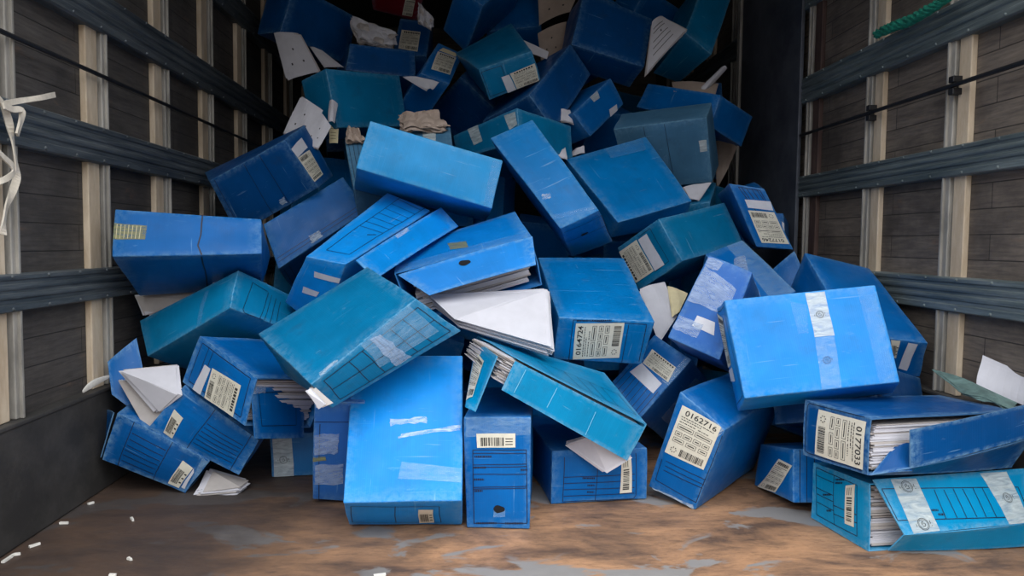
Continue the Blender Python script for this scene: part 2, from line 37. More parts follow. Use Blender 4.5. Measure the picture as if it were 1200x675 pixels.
 {'n':'CC','lab':'sagging blue box lowest in the left corner with ruled spine and papers at one end','col':'navy2','c':[[-0.9026,1.829,0.0924],[-0.7136,1.8464,0.0008],[-0.6491,1.8311,0.0845],[-0.8621,1.8168,0.2086],[-0.905,2.0399,0.1273],[-0.7125,2.0566,0.0262],[-0.652,2.0419,0.1171],[-0.8565,2.0268,0.2344]],'d':[0.226,0.114,0.213],'open':['R'],'bulge':0.01,'round':0.028,'papers':[(0.05,0.98,0.08,0.92,0.05,0.95,'b',9)],'pr':[('F',[[0.18,0.0,0.18,1.0],[0.6,0.0,0.6,1.0],[0.2,0.15,0.58,0.15],[0.2,0.28,0.58,0.28],[0.2,0.4,0.58,0.4],[0.2,0.52,0.58,0.52],[0.2,0.65,0.58,0.65],[0.2,0.78,0.58,0.78]],[],0.0016)],'lb':[('F',[[0.768,0.066],[0.906,0.056],[0.908,0.684],[0.778,0.743]],'bar',None),('F',[[0.925,0.102],[0.968,0.095],[0.941,0.596],[0.915,0.694]],'blank',None)],'tp':[('F',[[0.996,0.079],[0.996,0.505],[0.985,0.975],[0.922,0.963]],'clear',[])],'fl':[{'n':'end_flap','q':[[-0.9161,1.849,0.0907],[-0.9462,1.919,0.088],[-0.9273,1.9068,0.1968],[-0.8724,1.8268,0.2066]]}],'pf':[([[-0.6754,1.8364,0.0121],[-0.5799,1.8364,0.0202],[-0.5742,1.8864,0.0212],[-0.6711,1.8964,0.045]],0.022,7)]},
 {'n':'DD','lab':'blue box with ruled end, two overlapping stickers and taped corner','col':'mid','c':[[0.3854,2.0658,0.2338],[0.45,1.9763,0.1525],[0.59,1.9786,0.3189],[0.5072,2.0676,0.3752],[0.5505,2.3339,0.0739],[0.6223,2.2445,0.0008],[0.763,2.2464,0.1601],[0.6817,2.3357,0.2243]],'d':[0.137,0.213,0.354],'pr':[('F',[[0.1,0.04,0.1,0.42],[0.22,0.04,0.22,0.42],[0.34,0.04,0.34,0.42],[0.46,0.04,0.46,0.42],[0.58,0.04,0.58,0.42],[0.7,0.04,0.7,0.42],[0.82,0.04,0.82,0.42],[0.92,0.04,0.92,0.42]],[],0.0016)],'lb':[('F',[[0.244,0.556],[0.944,0.592],[0.853,0.806],[0.187,0.805]],'big',None),('F',[[0.152,0.337],[0.863,0.362],[0.87,0.525],[0.229,0.547]],'blank',None)],'tp':[('F',[[0.992,0.559],[0.996,0.996],[0.88,0.996],[0.834,0.55]],'clear',[]),('R',[[0.3,0.2],[0.9,0.2],[0.9,0.9],[0.3,0.9]],'clear',[])]},
 {'n':'FF','lab':'dusty grey-blue box high on the right of the pile with vertical seams','col':'dust','c':[[0.5776,2.7773,0.8285],[0.8418,2.6242,0.852],[0.7798,2.5138,1.0602],[0.4889,2.6685,1.041],[0.6197,2.8826,0.9018],[0.897,2.7286,0.9226],[0.8301,2.6186,1.1323],[0.5395,2.7733,1.1136]],'d':[0.33,0.248,0.137],'pr':[('F',[[0.33,0.02,0.33,0.98],[0.56,0.02,0.56,0.98]],[],0.0016)],'tp':[('F',[[0.903,0.501],[0.978,0.502],[0.98,0.672],[0.898,0.673]],'white',[]),('F',[[0.374,0.214],[0.522,0.262],[0.538,0.531],[0.428,0.44]],'faint',[])]},
 {'n':'GG','lab':'blue box half hidden behind the upside-down sticker box by the dark panel','col':'mid','c':[[0.8561,2.6115,0.6192],[1.0816,2.5443,0.616],[1.0723,2.5469,0.7426],[0.8589,2.614,0.7534],[0.9143,2.8052,0.6144],[1.178,2.7373,0.6305],[1.1736,2.7371,0.7153],[0.9171,2.8077,0.7486]],'d':[0.233,0.134,0.202],'pr':[('F',[[0.5,0.15,0.9,0.15],[0.9,0.15,0.9,0.85],[0.9,0.85,0.5,0.85],[0.5,0.85,0.5,0.15]],[],0.0016)],'lb':[('F',[[0.966,0.366],[0.996,0.323],[0.996,0.721],[0.963,0.763]],'blank',None)]},
 {'n':'HH','lab':'dark blue box against the left wall high up with sticker and white strip on end','col':'navy','c':[[-0.7778,2.4856,0.6452],[-0.5049,2.4256,0.7995],[-0.5926,2.3535,0.9401],[-0.8445,2.4143,0.8152],[-0.7778,2.6134,0.6999],[-0.4813,2.5519,0.8488],[-0.5571,2.4803,1.0074],[-0.905,2.544,0.853]],'d':[0.332,0.203,0.139],'pr':[('F',[[0.06,0.02,0.06,0.98],[0.45,0.02,0.45,0.98],[0.66,0.02,0.66,0.98]],[],0.0016)],'lb':[('R',[[0.594,0.616],[0.004,0.625],[0.004,0.122],[0.56,0.142]],'big',None),('R',[[0.004,0.628],[0.588,0.668],[0.596,0.867],[0.004,0.817]],'blank',None)],'tp':[('F',[[0.574,0.069],[0.643,0.054],[0.647,0.173],[0.58,0.167]],'scuff',[])]},
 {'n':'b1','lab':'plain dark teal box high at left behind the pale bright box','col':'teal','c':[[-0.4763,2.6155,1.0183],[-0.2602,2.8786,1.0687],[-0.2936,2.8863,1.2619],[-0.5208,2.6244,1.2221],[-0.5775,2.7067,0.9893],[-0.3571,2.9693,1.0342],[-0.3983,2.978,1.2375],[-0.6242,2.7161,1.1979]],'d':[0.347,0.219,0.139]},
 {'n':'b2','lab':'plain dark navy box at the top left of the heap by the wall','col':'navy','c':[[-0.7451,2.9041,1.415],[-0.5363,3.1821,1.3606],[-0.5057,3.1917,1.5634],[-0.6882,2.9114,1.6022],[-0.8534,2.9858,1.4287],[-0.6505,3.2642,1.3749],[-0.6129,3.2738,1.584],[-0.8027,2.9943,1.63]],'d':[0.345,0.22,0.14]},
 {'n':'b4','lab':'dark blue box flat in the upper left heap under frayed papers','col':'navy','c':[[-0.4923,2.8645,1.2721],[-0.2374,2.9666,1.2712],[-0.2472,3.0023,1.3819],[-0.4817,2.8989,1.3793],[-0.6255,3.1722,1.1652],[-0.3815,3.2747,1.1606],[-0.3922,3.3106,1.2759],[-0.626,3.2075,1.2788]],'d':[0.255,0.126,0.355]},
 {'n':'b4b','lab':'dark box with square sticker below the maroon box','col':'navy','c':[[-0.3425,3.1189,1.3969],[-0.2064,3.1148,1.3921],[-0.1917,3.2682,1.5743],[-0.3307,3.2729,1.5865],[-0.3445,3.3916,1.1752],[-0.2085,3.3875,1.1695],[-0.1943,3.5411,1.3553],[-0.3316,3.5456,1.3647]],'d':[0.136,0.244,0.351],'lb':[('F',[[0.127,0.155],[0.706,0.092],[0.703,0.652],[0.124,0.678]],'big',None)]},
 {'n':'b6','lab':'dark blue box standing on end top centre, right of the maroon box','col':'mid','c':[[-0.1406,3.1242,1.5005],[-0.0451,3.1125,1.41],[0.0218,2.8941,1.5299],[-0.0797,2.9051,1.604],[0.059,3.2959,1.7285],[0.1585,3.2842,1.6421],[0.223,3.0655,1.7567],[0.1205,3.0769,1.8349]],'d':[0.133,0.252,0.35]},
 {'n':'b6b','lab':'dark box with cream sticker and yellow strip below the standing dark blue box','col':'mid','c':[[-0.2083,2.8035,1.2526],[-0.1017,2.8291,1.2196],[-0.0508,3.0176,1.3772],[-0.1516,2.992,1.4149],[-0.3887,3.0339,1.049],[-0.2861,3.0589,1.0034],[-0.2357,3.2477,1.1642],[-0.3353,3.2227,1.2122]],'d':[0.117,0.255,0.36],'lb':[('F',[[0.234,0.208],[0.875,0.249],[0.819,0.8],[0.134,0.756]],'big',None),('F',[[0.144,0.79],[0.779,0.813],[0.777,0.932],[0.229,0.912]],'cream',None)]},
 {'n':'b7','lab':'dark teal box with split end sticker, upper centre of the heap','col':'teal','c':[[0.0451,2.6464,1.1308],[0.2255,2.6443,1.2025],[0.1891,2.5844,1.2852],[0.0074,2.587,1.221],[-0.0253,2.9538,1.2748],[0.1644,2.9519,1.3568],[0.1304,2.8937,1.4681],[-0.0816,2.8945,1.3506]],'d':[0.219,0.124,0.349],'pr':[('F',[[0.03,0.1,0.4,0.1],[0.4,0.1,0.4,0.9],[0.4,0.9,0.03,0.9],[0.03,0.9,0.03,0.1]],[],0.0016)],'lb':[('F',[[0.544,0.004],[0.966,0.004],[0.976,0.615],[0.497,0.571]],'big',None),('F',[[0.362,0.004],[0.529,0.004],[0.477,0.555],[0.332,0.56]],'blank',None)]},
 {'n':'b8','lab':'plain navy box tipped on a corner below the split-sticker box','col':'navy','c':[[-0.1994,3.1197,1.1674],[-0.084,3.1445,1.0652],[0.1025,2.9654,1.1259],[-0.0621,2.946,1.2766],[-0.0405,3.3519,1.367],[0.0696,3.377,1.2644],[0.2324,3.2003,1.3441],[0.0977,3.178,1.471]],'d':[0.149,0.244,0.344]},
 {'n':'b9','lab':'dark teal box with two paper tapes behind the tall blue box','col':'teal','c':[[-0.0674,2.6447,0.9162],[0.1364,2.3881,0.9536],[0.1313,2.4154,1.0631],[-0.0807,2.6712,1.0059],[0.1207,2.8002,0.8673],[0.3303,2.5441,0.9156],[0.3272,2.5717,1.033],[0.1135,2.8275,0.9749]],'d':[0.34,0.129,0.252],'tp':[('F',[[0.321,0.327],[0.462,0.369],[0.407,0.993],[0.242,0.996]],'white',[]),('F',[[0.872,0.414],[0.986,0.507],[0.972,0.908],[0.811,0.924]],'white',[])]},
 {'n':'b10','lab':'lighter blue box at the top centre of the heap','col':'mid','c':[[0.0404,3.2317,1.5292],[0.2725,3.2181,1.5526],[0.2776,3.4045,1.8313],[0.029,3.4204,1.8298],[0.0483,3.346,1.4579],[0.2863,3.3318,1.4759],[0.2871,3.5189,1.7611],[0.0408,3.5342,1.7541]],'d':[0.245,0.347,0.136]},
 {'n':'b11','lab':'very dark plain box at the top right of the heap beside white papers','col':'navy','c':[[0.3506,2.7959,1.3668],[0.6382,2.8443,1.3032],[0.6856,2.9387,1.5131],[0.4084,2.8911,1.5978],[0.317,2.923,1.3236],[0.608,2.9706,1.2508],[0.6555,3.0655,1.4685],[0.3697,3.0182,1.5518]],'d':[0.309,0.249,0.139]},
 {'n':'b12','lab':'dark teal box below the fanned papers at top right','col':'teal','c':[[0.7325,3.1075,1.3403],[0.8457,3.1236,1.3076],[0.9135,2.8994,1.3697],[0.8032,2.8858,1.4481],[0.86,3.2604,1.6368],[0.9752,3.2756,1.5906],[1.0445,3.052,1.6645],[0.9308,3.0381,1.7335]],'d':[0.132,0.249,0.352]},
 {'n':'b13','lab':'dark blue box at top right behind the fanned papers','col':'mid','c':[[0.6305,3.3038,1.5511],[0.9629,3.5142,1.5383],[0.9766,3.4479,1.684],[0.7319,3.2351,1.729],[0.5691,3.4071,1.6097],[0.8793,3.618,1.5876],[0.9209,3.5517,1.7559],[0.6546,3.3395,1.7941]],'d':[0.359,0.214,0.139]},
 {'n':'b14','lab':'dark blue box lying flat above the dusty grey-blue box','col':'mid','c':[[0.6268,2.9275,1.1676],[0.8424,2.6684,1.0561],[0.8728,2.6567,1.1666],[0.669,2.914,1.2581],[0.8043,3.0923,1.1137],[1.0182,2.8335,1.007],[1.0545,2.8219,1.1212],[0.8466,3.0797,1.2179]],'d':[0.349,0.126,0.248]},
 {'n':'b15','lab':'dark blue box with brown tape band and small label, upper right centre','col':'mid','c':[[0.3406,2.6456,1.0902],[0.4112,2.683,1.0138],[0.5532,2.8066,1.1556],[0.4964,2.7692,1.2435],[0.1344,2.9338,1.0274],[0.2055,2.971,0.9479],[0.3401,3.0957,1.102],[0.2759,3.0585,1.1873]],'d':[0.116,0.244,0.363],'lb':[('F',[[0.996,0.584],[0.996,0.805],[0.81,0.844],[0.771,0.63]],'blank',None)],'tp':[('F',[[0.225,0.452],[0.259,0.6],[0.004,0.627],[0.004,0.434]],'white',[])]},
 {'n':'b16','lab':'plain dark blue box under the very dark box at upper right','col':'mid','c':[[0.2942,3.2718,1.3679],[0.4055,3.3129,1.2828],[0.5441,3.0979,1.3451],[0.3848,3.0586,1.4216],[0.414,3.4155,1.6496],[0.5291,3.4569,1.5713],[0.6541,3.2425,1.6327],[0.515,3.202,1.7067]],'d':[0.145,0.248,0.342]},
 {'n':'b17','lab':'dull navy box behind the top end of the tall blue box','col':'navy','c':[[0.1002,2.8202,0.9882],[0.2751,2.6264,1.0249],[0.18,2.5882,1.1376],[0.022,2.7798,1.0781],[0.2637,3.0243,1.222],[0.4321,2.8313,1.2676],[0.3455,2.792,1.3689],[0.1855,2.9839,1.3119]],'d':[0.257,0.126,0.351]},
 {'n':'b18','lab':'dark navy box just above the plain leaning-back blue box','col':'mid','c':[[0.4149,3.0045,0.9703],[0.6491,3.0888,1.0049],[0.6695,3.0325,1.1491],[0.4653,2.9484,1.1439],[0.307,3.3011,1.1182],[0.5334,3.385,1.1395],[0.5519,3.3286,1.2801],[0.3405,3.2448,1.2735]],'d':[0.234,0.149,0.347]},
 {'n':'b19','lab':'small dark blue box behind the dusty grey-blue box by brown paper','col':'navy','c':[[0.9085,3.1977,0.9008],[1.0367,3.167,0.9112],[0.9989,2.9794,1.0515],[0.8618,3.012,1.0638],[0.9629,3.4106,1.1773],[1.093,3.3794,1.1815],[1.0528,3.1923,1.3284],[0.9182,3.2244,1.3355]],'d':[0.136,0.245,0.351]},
 {'n':'b20','lab':'blue box with ruled side mostly hidden behind the pale bright box','col':'dust','c':[[-0.3659,2.2622,0.7822],[-0.0611,2.3024,0.8388],[-0.0835,2.4718,1.0065],[-0.4206,2.4334,0.9538],[-0.3641,2.3597,0.6865],[-0.0461,2.3992,0.7415],[-0.0813,2.5693,0.9115],[-0.4154,2.5308,0.8585]],'d':[0.338,0.247,0.137],'pr':[('F',[[0.03,0.05,0.03,0.95],[0.07,0.05,0.07,0.95],[0.11,0.05,0.11,0.95],[0.15,0.05,0.15,0.95],[0.19,0.05,0.19,0.95]],[],0.0016)],'tp':[('F',[[0.726,0.683],[0.842,0.686],[0.858,0.983],[0.727,0.982]],'white',[])]},
 {'n':'EE','lab':'dark blue box end in the gap behind the leaning 0162716 box','col':'navy','c':[[0.743,2.3927,0.1189],[0.785,2.0338,0.1419],[0.7984,2.0426,0.2131],[0.7778,2.4003,0.1887],[0.991,2.4086,0.0306],[1.0277,2.05,0.0539],[1.051,2.0593,0.1421],[1.025,2.4173,0.1181]],'d':[0.36,0.111,0.26]},
 {'n':'II','lab':'dark blue box wedged under the taped bright box by the right wall','col':'navy','c':[[0.9314,1.6425,0.2392],[1.178,1.8509,0.167],[1.178,1.8919,0.2855],[0.9314,1.6836,0.3577],[0.7612,1.8224,0.1768],[1.0078,2.0308,0.1047],[1.0078,2.0718,0.2231],[0.7612,1.8635,0.2953]],'d':[0.331,0.125,0.255]},
 {'n':'JJ','lab':'small dark teal box corner below the dusty grey-blue box','col':'teal','c':[[0.7313,2.574,0.7689],[0.8086,2.5341,0.7796],[0.8959,2.7506,0.8622],[0.8209,2.7924,0.8836],[0.7602,2.7111,0.4414],[0.8533,2.6698,0.4441],[0.9418,2.8868,0.5352],[0.8497,2.929,0.5485]],'d':[0.117,0.255,0.36]},
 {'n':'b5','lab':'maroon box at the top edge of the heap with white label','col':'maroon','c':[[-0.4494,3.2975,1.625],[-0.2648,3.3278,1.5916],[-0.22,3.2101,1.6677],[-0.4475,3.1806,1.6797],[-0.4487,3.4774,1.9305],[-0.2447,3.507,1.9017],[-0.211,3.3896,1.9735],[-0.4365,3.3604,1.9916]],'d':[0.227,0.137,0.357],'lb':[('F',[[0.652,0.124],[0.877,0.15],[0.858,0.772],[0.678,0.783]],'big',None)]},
 {'n':'fill0','lab':'blue archive box buried inside the heap under the others','col':'mid','c':[[0.5127,3.6483,0.7026],[0.5784,3.3209,0.6417],[0.8163,3.3674,0.648],[0.7506,3.6949,0.709],[0.5115,3.6721,0.5739],[0.5772,3.3446,0.5129],[0.8151,3.3912,0.5192],[0.7494,3.7186,0.5802]],'d':[0.35,0.25,0.135],'fill':1},
 {'n':'fill1','lab':'blue archive box buried inside the heap under the others','col':'navy','c':[[0.19,3.4538,0.3063],[-0.1342,3.3543,0.3224],[-0.0626,3.1229,0.335],[0.2616,3.2224,0.3188],[0.186,3.4455,0.1756],[-0.1382,3.346,0.1918],[-0.0666,3.1146,0.2043],[0.2576,3.2141,0.1882]],'d':[0.35,0.25,0.135],'fill':1},
 {'n':'fill2','lab':'blue archive box buried inside the heap under the others','col':'bright','c':[[0.8495,3.8937,0.7011],[0.9124,3.8436,0.3713],[1.0022,3.624,0.4218],[0.9393,3.6742,0.7516],[0.9687,3.9459,0.7159],[1.0316,3.8957,0.3861],[1.1214,3.6762,0.4366],[1.0585,3.7263,0.7664]],'d':[0.35,0.25,0.135],'fill':1},
 {'n':'fill3','lab':'blue archive box buried inside the heap under the others','col':'teal','c':[[-0.3216,3.7569,0.976],[-0.3065,3.7755,1.3147],[-0.0823,3.8666,1.2997],[-0.0973,3.848,0.961],[-0.272,3.6357,0.9805],[-0.2569,3.6543,1.3191],[-0.0327,3.7455,1.3041],[-0.0478,3.7269,0.9655]],'d':[0.35,0.25,0.135],'fill':1},
 {'n':'fill4','lab':'blue archive box buried inside the heap under the others','col':'mid2','c':[[0.5193,3.6954,0.2889],[0.6687,3.4068,0.1905],[0.8863,3.5109,0.2155],[0.7369,3.7995,0.3139],[0.5145,3.7354,0.1643],[0.6639,3.4469,0.0659],[0.8815,3.551,0.0909],[0.7321,3.8395,0.1893]],'d':[0.35,0.25,0.135],'fill':1},
 {'n':'fill5','lab':'blue archive box buried inside the heap under the others','col':'mid','c':[[0.0757,2.7024,0.1334],[-0.1805,2.4795,0.1332],[-0.0229,2.2984,0.1673],[0.2332,2.5212,0.1675],[0.0878,2.6885,0.0038],[-0.1683,2.4657,0.0035],[-0.0108,2.2845,0.0376],[0.2454,2.5074,0.0379]],'d':[0.35,0.25,0.135],'fill':1},
 {'n':'fill6','lab':'blue archive box buried inside the heap under the others','col':'navy','c':[[-0.8342,3.2215,0.0194],[-0.8074,3.1755,0.3547],[-0.7752,3.414,0.3848],[-0.8019,3.4599,0.0495],[-0.7048,3.2056,0.0068],[-0.6781,3.1596,0.3422],[-0.6458,3.398,0.3723],[-0.6726,3.444,0.037]],'d':[0.35,0.25,0.135],'fill':1},
 {'n':'fill7','lab':'blue archive box buried inside the heap under the others','col':'bright','c':[[0.6077,2.6465,0.1719],[0.5987,2.5732,0.5033],[0.3568,2.5912,0.5007],[0.3658,2.6646,0.1693],[0.6169,2.774,0.2004],[0.6079,2.7007,0.5317],[0.366,2.7187,0.5292],[0.375,2.792,0.1978]],'d':[0.35,0.25,0.135],'fill':1},
 {'n':'fill8','lab':'blue archive box buried inside the heap under the others','col':'teal','c':[[-0.445,3.8063,0.6669],[-0.1607,3.621,0.6775],[-0.0282,3.8241,0.6724],[-0.3124,4.0093,0.6617],[-0.443,3.8017,0.536],[-0.1587,3.6165,0.5467],[-0.0262,3.8195,0.5415],[-0.3105,4.0048,0.5309]],'d':[0.35,0.25,0.135],'fill':1},
 {'n':'fill9','lab':'blue archive box buried inside the heap under the others','col':'mid2','c':[[0.2706,3.0191,0.1444],[0.297,3.0668,0.4795],[0.2813,2.8274,0.5148],[0.2548,2.7797,0.1797],[0.1403,3.029,0.1532],[0.1668,3.0767,0.4883],[0.151,2.8373,0.5237],[0.1246,2.7896,0.1886]],'d':[0.35,0.25,0.135],'fill':1},
 {'n':'fill10','lab':'blue archive box buried inside the heap under the others','col':'mid','c':[[-0.35,3.4519,0.6945],[-0.012,3.4831,0.7039],[-0.0085,3.379,0.9229],[-0.3464,3.3478,0.9135],[-0.3624,3.5696,0.7507],[-0.0245,3.6008,0.7601],[-0.0209,3.4967,0.979],[-0.3589,3.4655,0.9697]],'d':[0.35,0.25,0.135],'fill':1},
 {'n':'fill11','lab':'blue archive box buried inside the heap under the others','col':'navy','c':[[-0.4277,2.6293,0.0444],[-0.404,2.5896,0.3807],[-0.1994,2.4628,0.3513],[-0.2231,2.5025,0.0149],[-0.4974,2.5188,0.0362],[-0.4737,2.479,0.3725],[-0.2691,2.3522,0.3431],[-0.2928,2.392,0.0068]],'d':[0.35,0.25,0.135],'fill':1},
 {'n':'fill12','lab':'blue archive box buried inside the heap under the others','col':'bright','c':[[-0.1572,3.2331,0.1893],[-0.1758,3.2276,0.5283],[-0.4169,3.2051,0.5147],[-0.3983,3.2105,0.1758],[-0.1695,3.3635,0.1908],[-0.1881,3.358,0.5297],[-0.4291,3.3354,0.5161],[-0.4106,3.3409,0.1772]],'d':[0.35,0.25,0.135],'fill':1},
 {'n':'fill13','lab':'blue archive box buried inside the heap under the others','col':'teal','c':[[-0.52,2.7738,0.1865],[-0.482,2.7688,0.5238],[-0.7178,2.7188,0.5497],[-0.7559,2.7238,0.2123],[-0.5466,2.902,0.1914],[-0.5086,2.8969,0.5287],[-0.7445,2.8469,0.5546],[-0.7825,2.8519,0.2172]],'d':[0.35,0.25,0.135],'fill':1},
 {'n':'fill14','lab':'blue archive box buried inside the heap under the others','col':'mid2','c':[[-0.339,3.6265,0.7079],[-0.329,3.6734,0.3718],[-0.3804,3.4389,0.3376],[-0.3904,3.392,0.6737],[-0.2111,3.5985,0.7078],[-0.201,3.6453,0.3717],[-0.2524,3.4108,0.3375],[-0.2625,3.364,0.6736]],'d':[0.35,0.25,0.135],'fill':1},
 {'n':'fill15','lab':'blue archive box buried inside the heap under the others','col':'mid','c':[[0.9429,3.032,0.2502],[0.6102,2.9874,0.3008],[0.6529,2.7639,0.3848],[0.9856,2.8085,0.3341],[0.9308,2.9841,0.1289],[0.5981,2.9395,0.1795],[0.6409,2.716,0.2635],[0.9736,2.7606,0.2128]],'d':[0.35,0.25,0.135],'fill':1},
 {'n':'fill16','lab':'blue archive box buried inside the heap under the others','col':'navy','c':[[0.2227,2.3267,0.1977],[0.1875,2.3652,0.5332],[0.1924,2.6061,0.5061],[0.2276,2.5676,0.1706],[0.3529,2.3256,0.2115],[0.3177,2.3641,0.547],[0.3226,2.605,0.5199],[0.3578,2.5665,0.1844]],'d':[0.35,0.25,0.135],'fill':1},
 {'n':'fill17','lab':'blue archive box buried inside the heap under the others','col':'bright','c':[[0.4619,3.6766,0.3211],[0.7982,3.65,0.2829],[0.8207,3.5967,0.5184],[0.4845,3.6233,0.5566],[0.4751,3.8039,0.3487],[0.8114,3.7773,0.3105],[0.8339,3.724,0.546],[0.4976,3.7506,0.5842]],'d':[0.35,0.25,0.135],'fill':1},
 {'n':'fill18','lab':'blue archive box buried inside the heap under the others','col':'teal','c':[[-0.4524,3.5774,0.1436],[-0.4409,3.5503,0.4819],[-0.6599,3.6533,0.4975],[-0.6714,3.6804,0.1593],[-0.3963,3.6954,0.1512],[-0.3849,3.6684,0.4894],[-0.6038,3.7714,0.505],[-0.6153,3.7985,0.1668]],'d':[0.35,0.25,0.135],'fill':1},
 {'n':'fill19','lab':'blue archive box buried inside the heap under the others','col':'mid2','c':[[0.7521,2.901,0.3419],[0.8177,2.9924,0.6622],[0.7547,3.2206,0.61],[0.6891,3.1292,0.2897],[0.876,2.9276,0.309],[0.9416,3.019,0.6293],[0.8786,3.2473,0.577],[0.813,3.1559,0.2567]],'d':[0.35,0.25,0.135],'fill':1},
 {'n':'fill20','lab':'blue archive box buried inside the heap under the others','col':'mid','c':[[0.2133,3.336,0.7265],[0.1581,3.4375,0.4073],[0.397,3.4616,0.3736],[0.4523,3.3601,0.6929],[0.2065,3.4603,0.7672],[0.1513,3.5618,0.448],[0.3902,3.5859,0.4143],[0.4454,3.4844,0.7335]],'d':[0.35,0.25,0.135],'fill':1},
 {'n':'fill21','lab':'blue archive box buried inside the heap under the others','col':'navy','c':[[-0.242,2.7663,0.2217],[0.0513,2.6119,0.1483],[0.1002,2.5922,0.385],[-0.1931,2.7465,0.4584],[-0.1816,2.8824,0.2189],[0.1117,2.7281,0.1455],[0.1606,2.7084,0.3822],[-0.1327,2.8627,0.4556]],'d':[0.35,0.25,0.135],'fill':1},
 {'n':'fill22','lab':'blue archive box buried inside the heap under the others','col':'bright','c':[[0.4471,3.528,1.1399],[0.1988,3.7528,1.0845],[0.0337,3.5839,1.1392],[0.282,3.3591,1.1946],[0.4425,3.4919,1.0142],[0.1942,3.7166,0.9588],[0.029,3.5477,1.0135],[0.2773,3.3229,1.0689]],'d':[0.35,0.25,0.135],'fill':1},
 {'n':'fill23','lab':'blue archive box buried inside the heap under the others','col':'teal','c':[[-0.5994,3.5655,0.884],[-0.6392,3.5231,1.2185],[-0.4828,3.7038,1.26],[-0.443,3.7461,0.9255],[-0.5005,3.4796,0.8849],[-0.5403,3.4373,1.2194],[-0.3839,3.6179,1.2609],[-0.3441,3.6602,0.9264]],'d':[0.35,0.25,0.135],'fill':1},
 {'n':'fill24','lab':'blue archive box buried inside the heap under the others','col':'mid2','c':[[0.1829,3.4161,0.172],[0.3953,3.6801,0.1512],[0.2062,3.8309,0.134],[-0.0062,3.5669,0.1548],[0.1851,3.404,0.0416],[0.3975,3.668,0.0208],[0.2084,3.8188,0.0036],[-0.004,3.5548,0.0244]],'d':[0.35,0.25,0.135],'fill':1},
 {'n':'fill25','lab':'blue archive box buried inside the heap under the others','col':'mid','c':[[-0.2249,3.2129,0.3236],[-0.5445,3.1027,0.2924],[-0.466,2.8733,0.2991],[-0.1464,2.9836,0.3302],[-0.2123,3.2134,0.1932],[-0.5319,3.1032,0.1621],[-0.4535,2.8738,0.1687],[-0.1339,2.9841,0.1999]],'d':[0.35,0.25,0.135],'fill':1},
 {'n':'fill26','lab':'blue archive box buried inside the heap under the others','col':'navy','c':[[-0.0725,3.918,0.5383],[-0.0571,3.5806,0.5041],[0.1809,3.5959,0.4602],[0.1655,3.9333,0.4944],[-0.0969,3.9299,0.4101],[-0.0815,3.5924,0.376],[0.1565,3.6078,0.3321],[0.1411,3.9452,0.3663]],'d':[0.35,0.25,0.135],'fill':1},
 {'n':'fill27','lab':'blue archive box buried inside the heap under the others','col':'bright','c':[[0.7961,3.9026,0.8738],[0.4699,3.9838,0.8258],[0.4134,3.7484,0.812],[0.7395,3.6672,0.86],[0.8158,3.9054,0.7444],[0.4897,3.9866,0.6964],[0.4331,3.7512,0.6826],[0.7592,3.67,0.7306]],'d':[0.35,0.25,0.135],'fill':1},
 {'n':'fill28','lab':'blue archive box buried inside the heap under the others','col':'teal','c':[[0.9162,3.6263,0.0382],[0.8963,3.661,0.3753],[0.8064,3.8844,0.347],[0.8263,3.8498,0.0099],[1.0376,3.6755,0.0403],[1.0177,3.7101,0.3774],[0.9278,3.9335,0.3491],[0.9477,3.8989,0.012]],'d':[0.35,0.25,0.135],'fill':1},
 {'n':'fill29','lab':'blue archive box buried inside the heap under the others','col':'mid2','c':[[-0.8683,3.3369,0.6593],[-0.8483,3.3442,0.9981],[-0.6495,3.4823,0.9834],[-0.6695,3.475,0.6446],[-0.7937,3.2293,0.6572],[-0.7737,3.2366,0.996],[-0.5749,3.3747,0.9813],[-0.5949,3.3674,0.6425]],'d':[0.35,0.25,0.135],'fill':1},
 {'n':'fill30','lab':'blue archive box buried inside the heap under the others','col':'mid','c':[[0.2174,3.536,1.2861],[0.4929,3.7329,1.2625],[0.352,3.9302,1.263],[0.0764,3.7333,1.2866],[0.2098,3.5309,1.1555],[0.4854,3.7278,1.1319],[0.3445,3.9251,1.1324],[0.0689,3.7283,1.1559]],'d':[0.35,0.25,0.135],'fill':1},
 {'n':'fill31','lab':'blue archive box buried inside the heap under the others','col':'navy','c':[[0.5276,2.5552,0.3818],[0.4935,2.5841,0.0453],[0.5984,2.3675,0.016],[0.6325,2.3385,0.3525],[0.645,2.6129,0.3749],[0.6108,2.6419,0.0384],[0.7157,2.4252,0.0091],[0.7499,2.3962,0.3456]],'d':[0.35,0.25,0.135],'fill':1},
 {'n':'fill32','lab':'blue archive box buried inside the heap under the others','col':'bright','c':[[-0.7595,3.8945,0.6316],[-0.7128,3.5583,0.6275],[-0.4759,3.5906,0.6682],[-0.5226,3.9269,0.6722],[-0.7379,3.8991,0.5025],[-0.6913,3.5628,0.4984],[-0.4544,3.5952,0.5391],[-0.5011,3.9314,0.5431]],'d':[0.35,0.25,0.135],'fill':1},
 {'n':'fill33','lab':'blue archive box buried inside the heap under the others','col':'teal','c':[[0.7597,3.1963,0.9154],[0.8421,3.5228,0.9589],[0.8681,3.4845,1.1969],[0.7858,3.158,1.1535],[0.6335,3.2257,0.934],[0.7158,3.5521,0.9775],[0.7419,3.5139,1.2155],[0.6595,3.1874,1.172]],'d':[0.35,0.25,0.135],'fill':1},
 {'n':'fill34','lab':'blue archive box buried inside the heap under the others','col':'mid2','c':[[0.6699,3.2577,0.067],[1.0039,3.2346,0.0109],[1.0445,3.2411,0.2499],[0.7105,3.2642,0.306],[0.6781,3.3883,0.0621],[1.0121,3.3652,0.0059],[1.0527,3.3717,0.2449],[0.7187,3.3948,0.3011]],'d':[0.35,0.25,0.135],'fill':1},
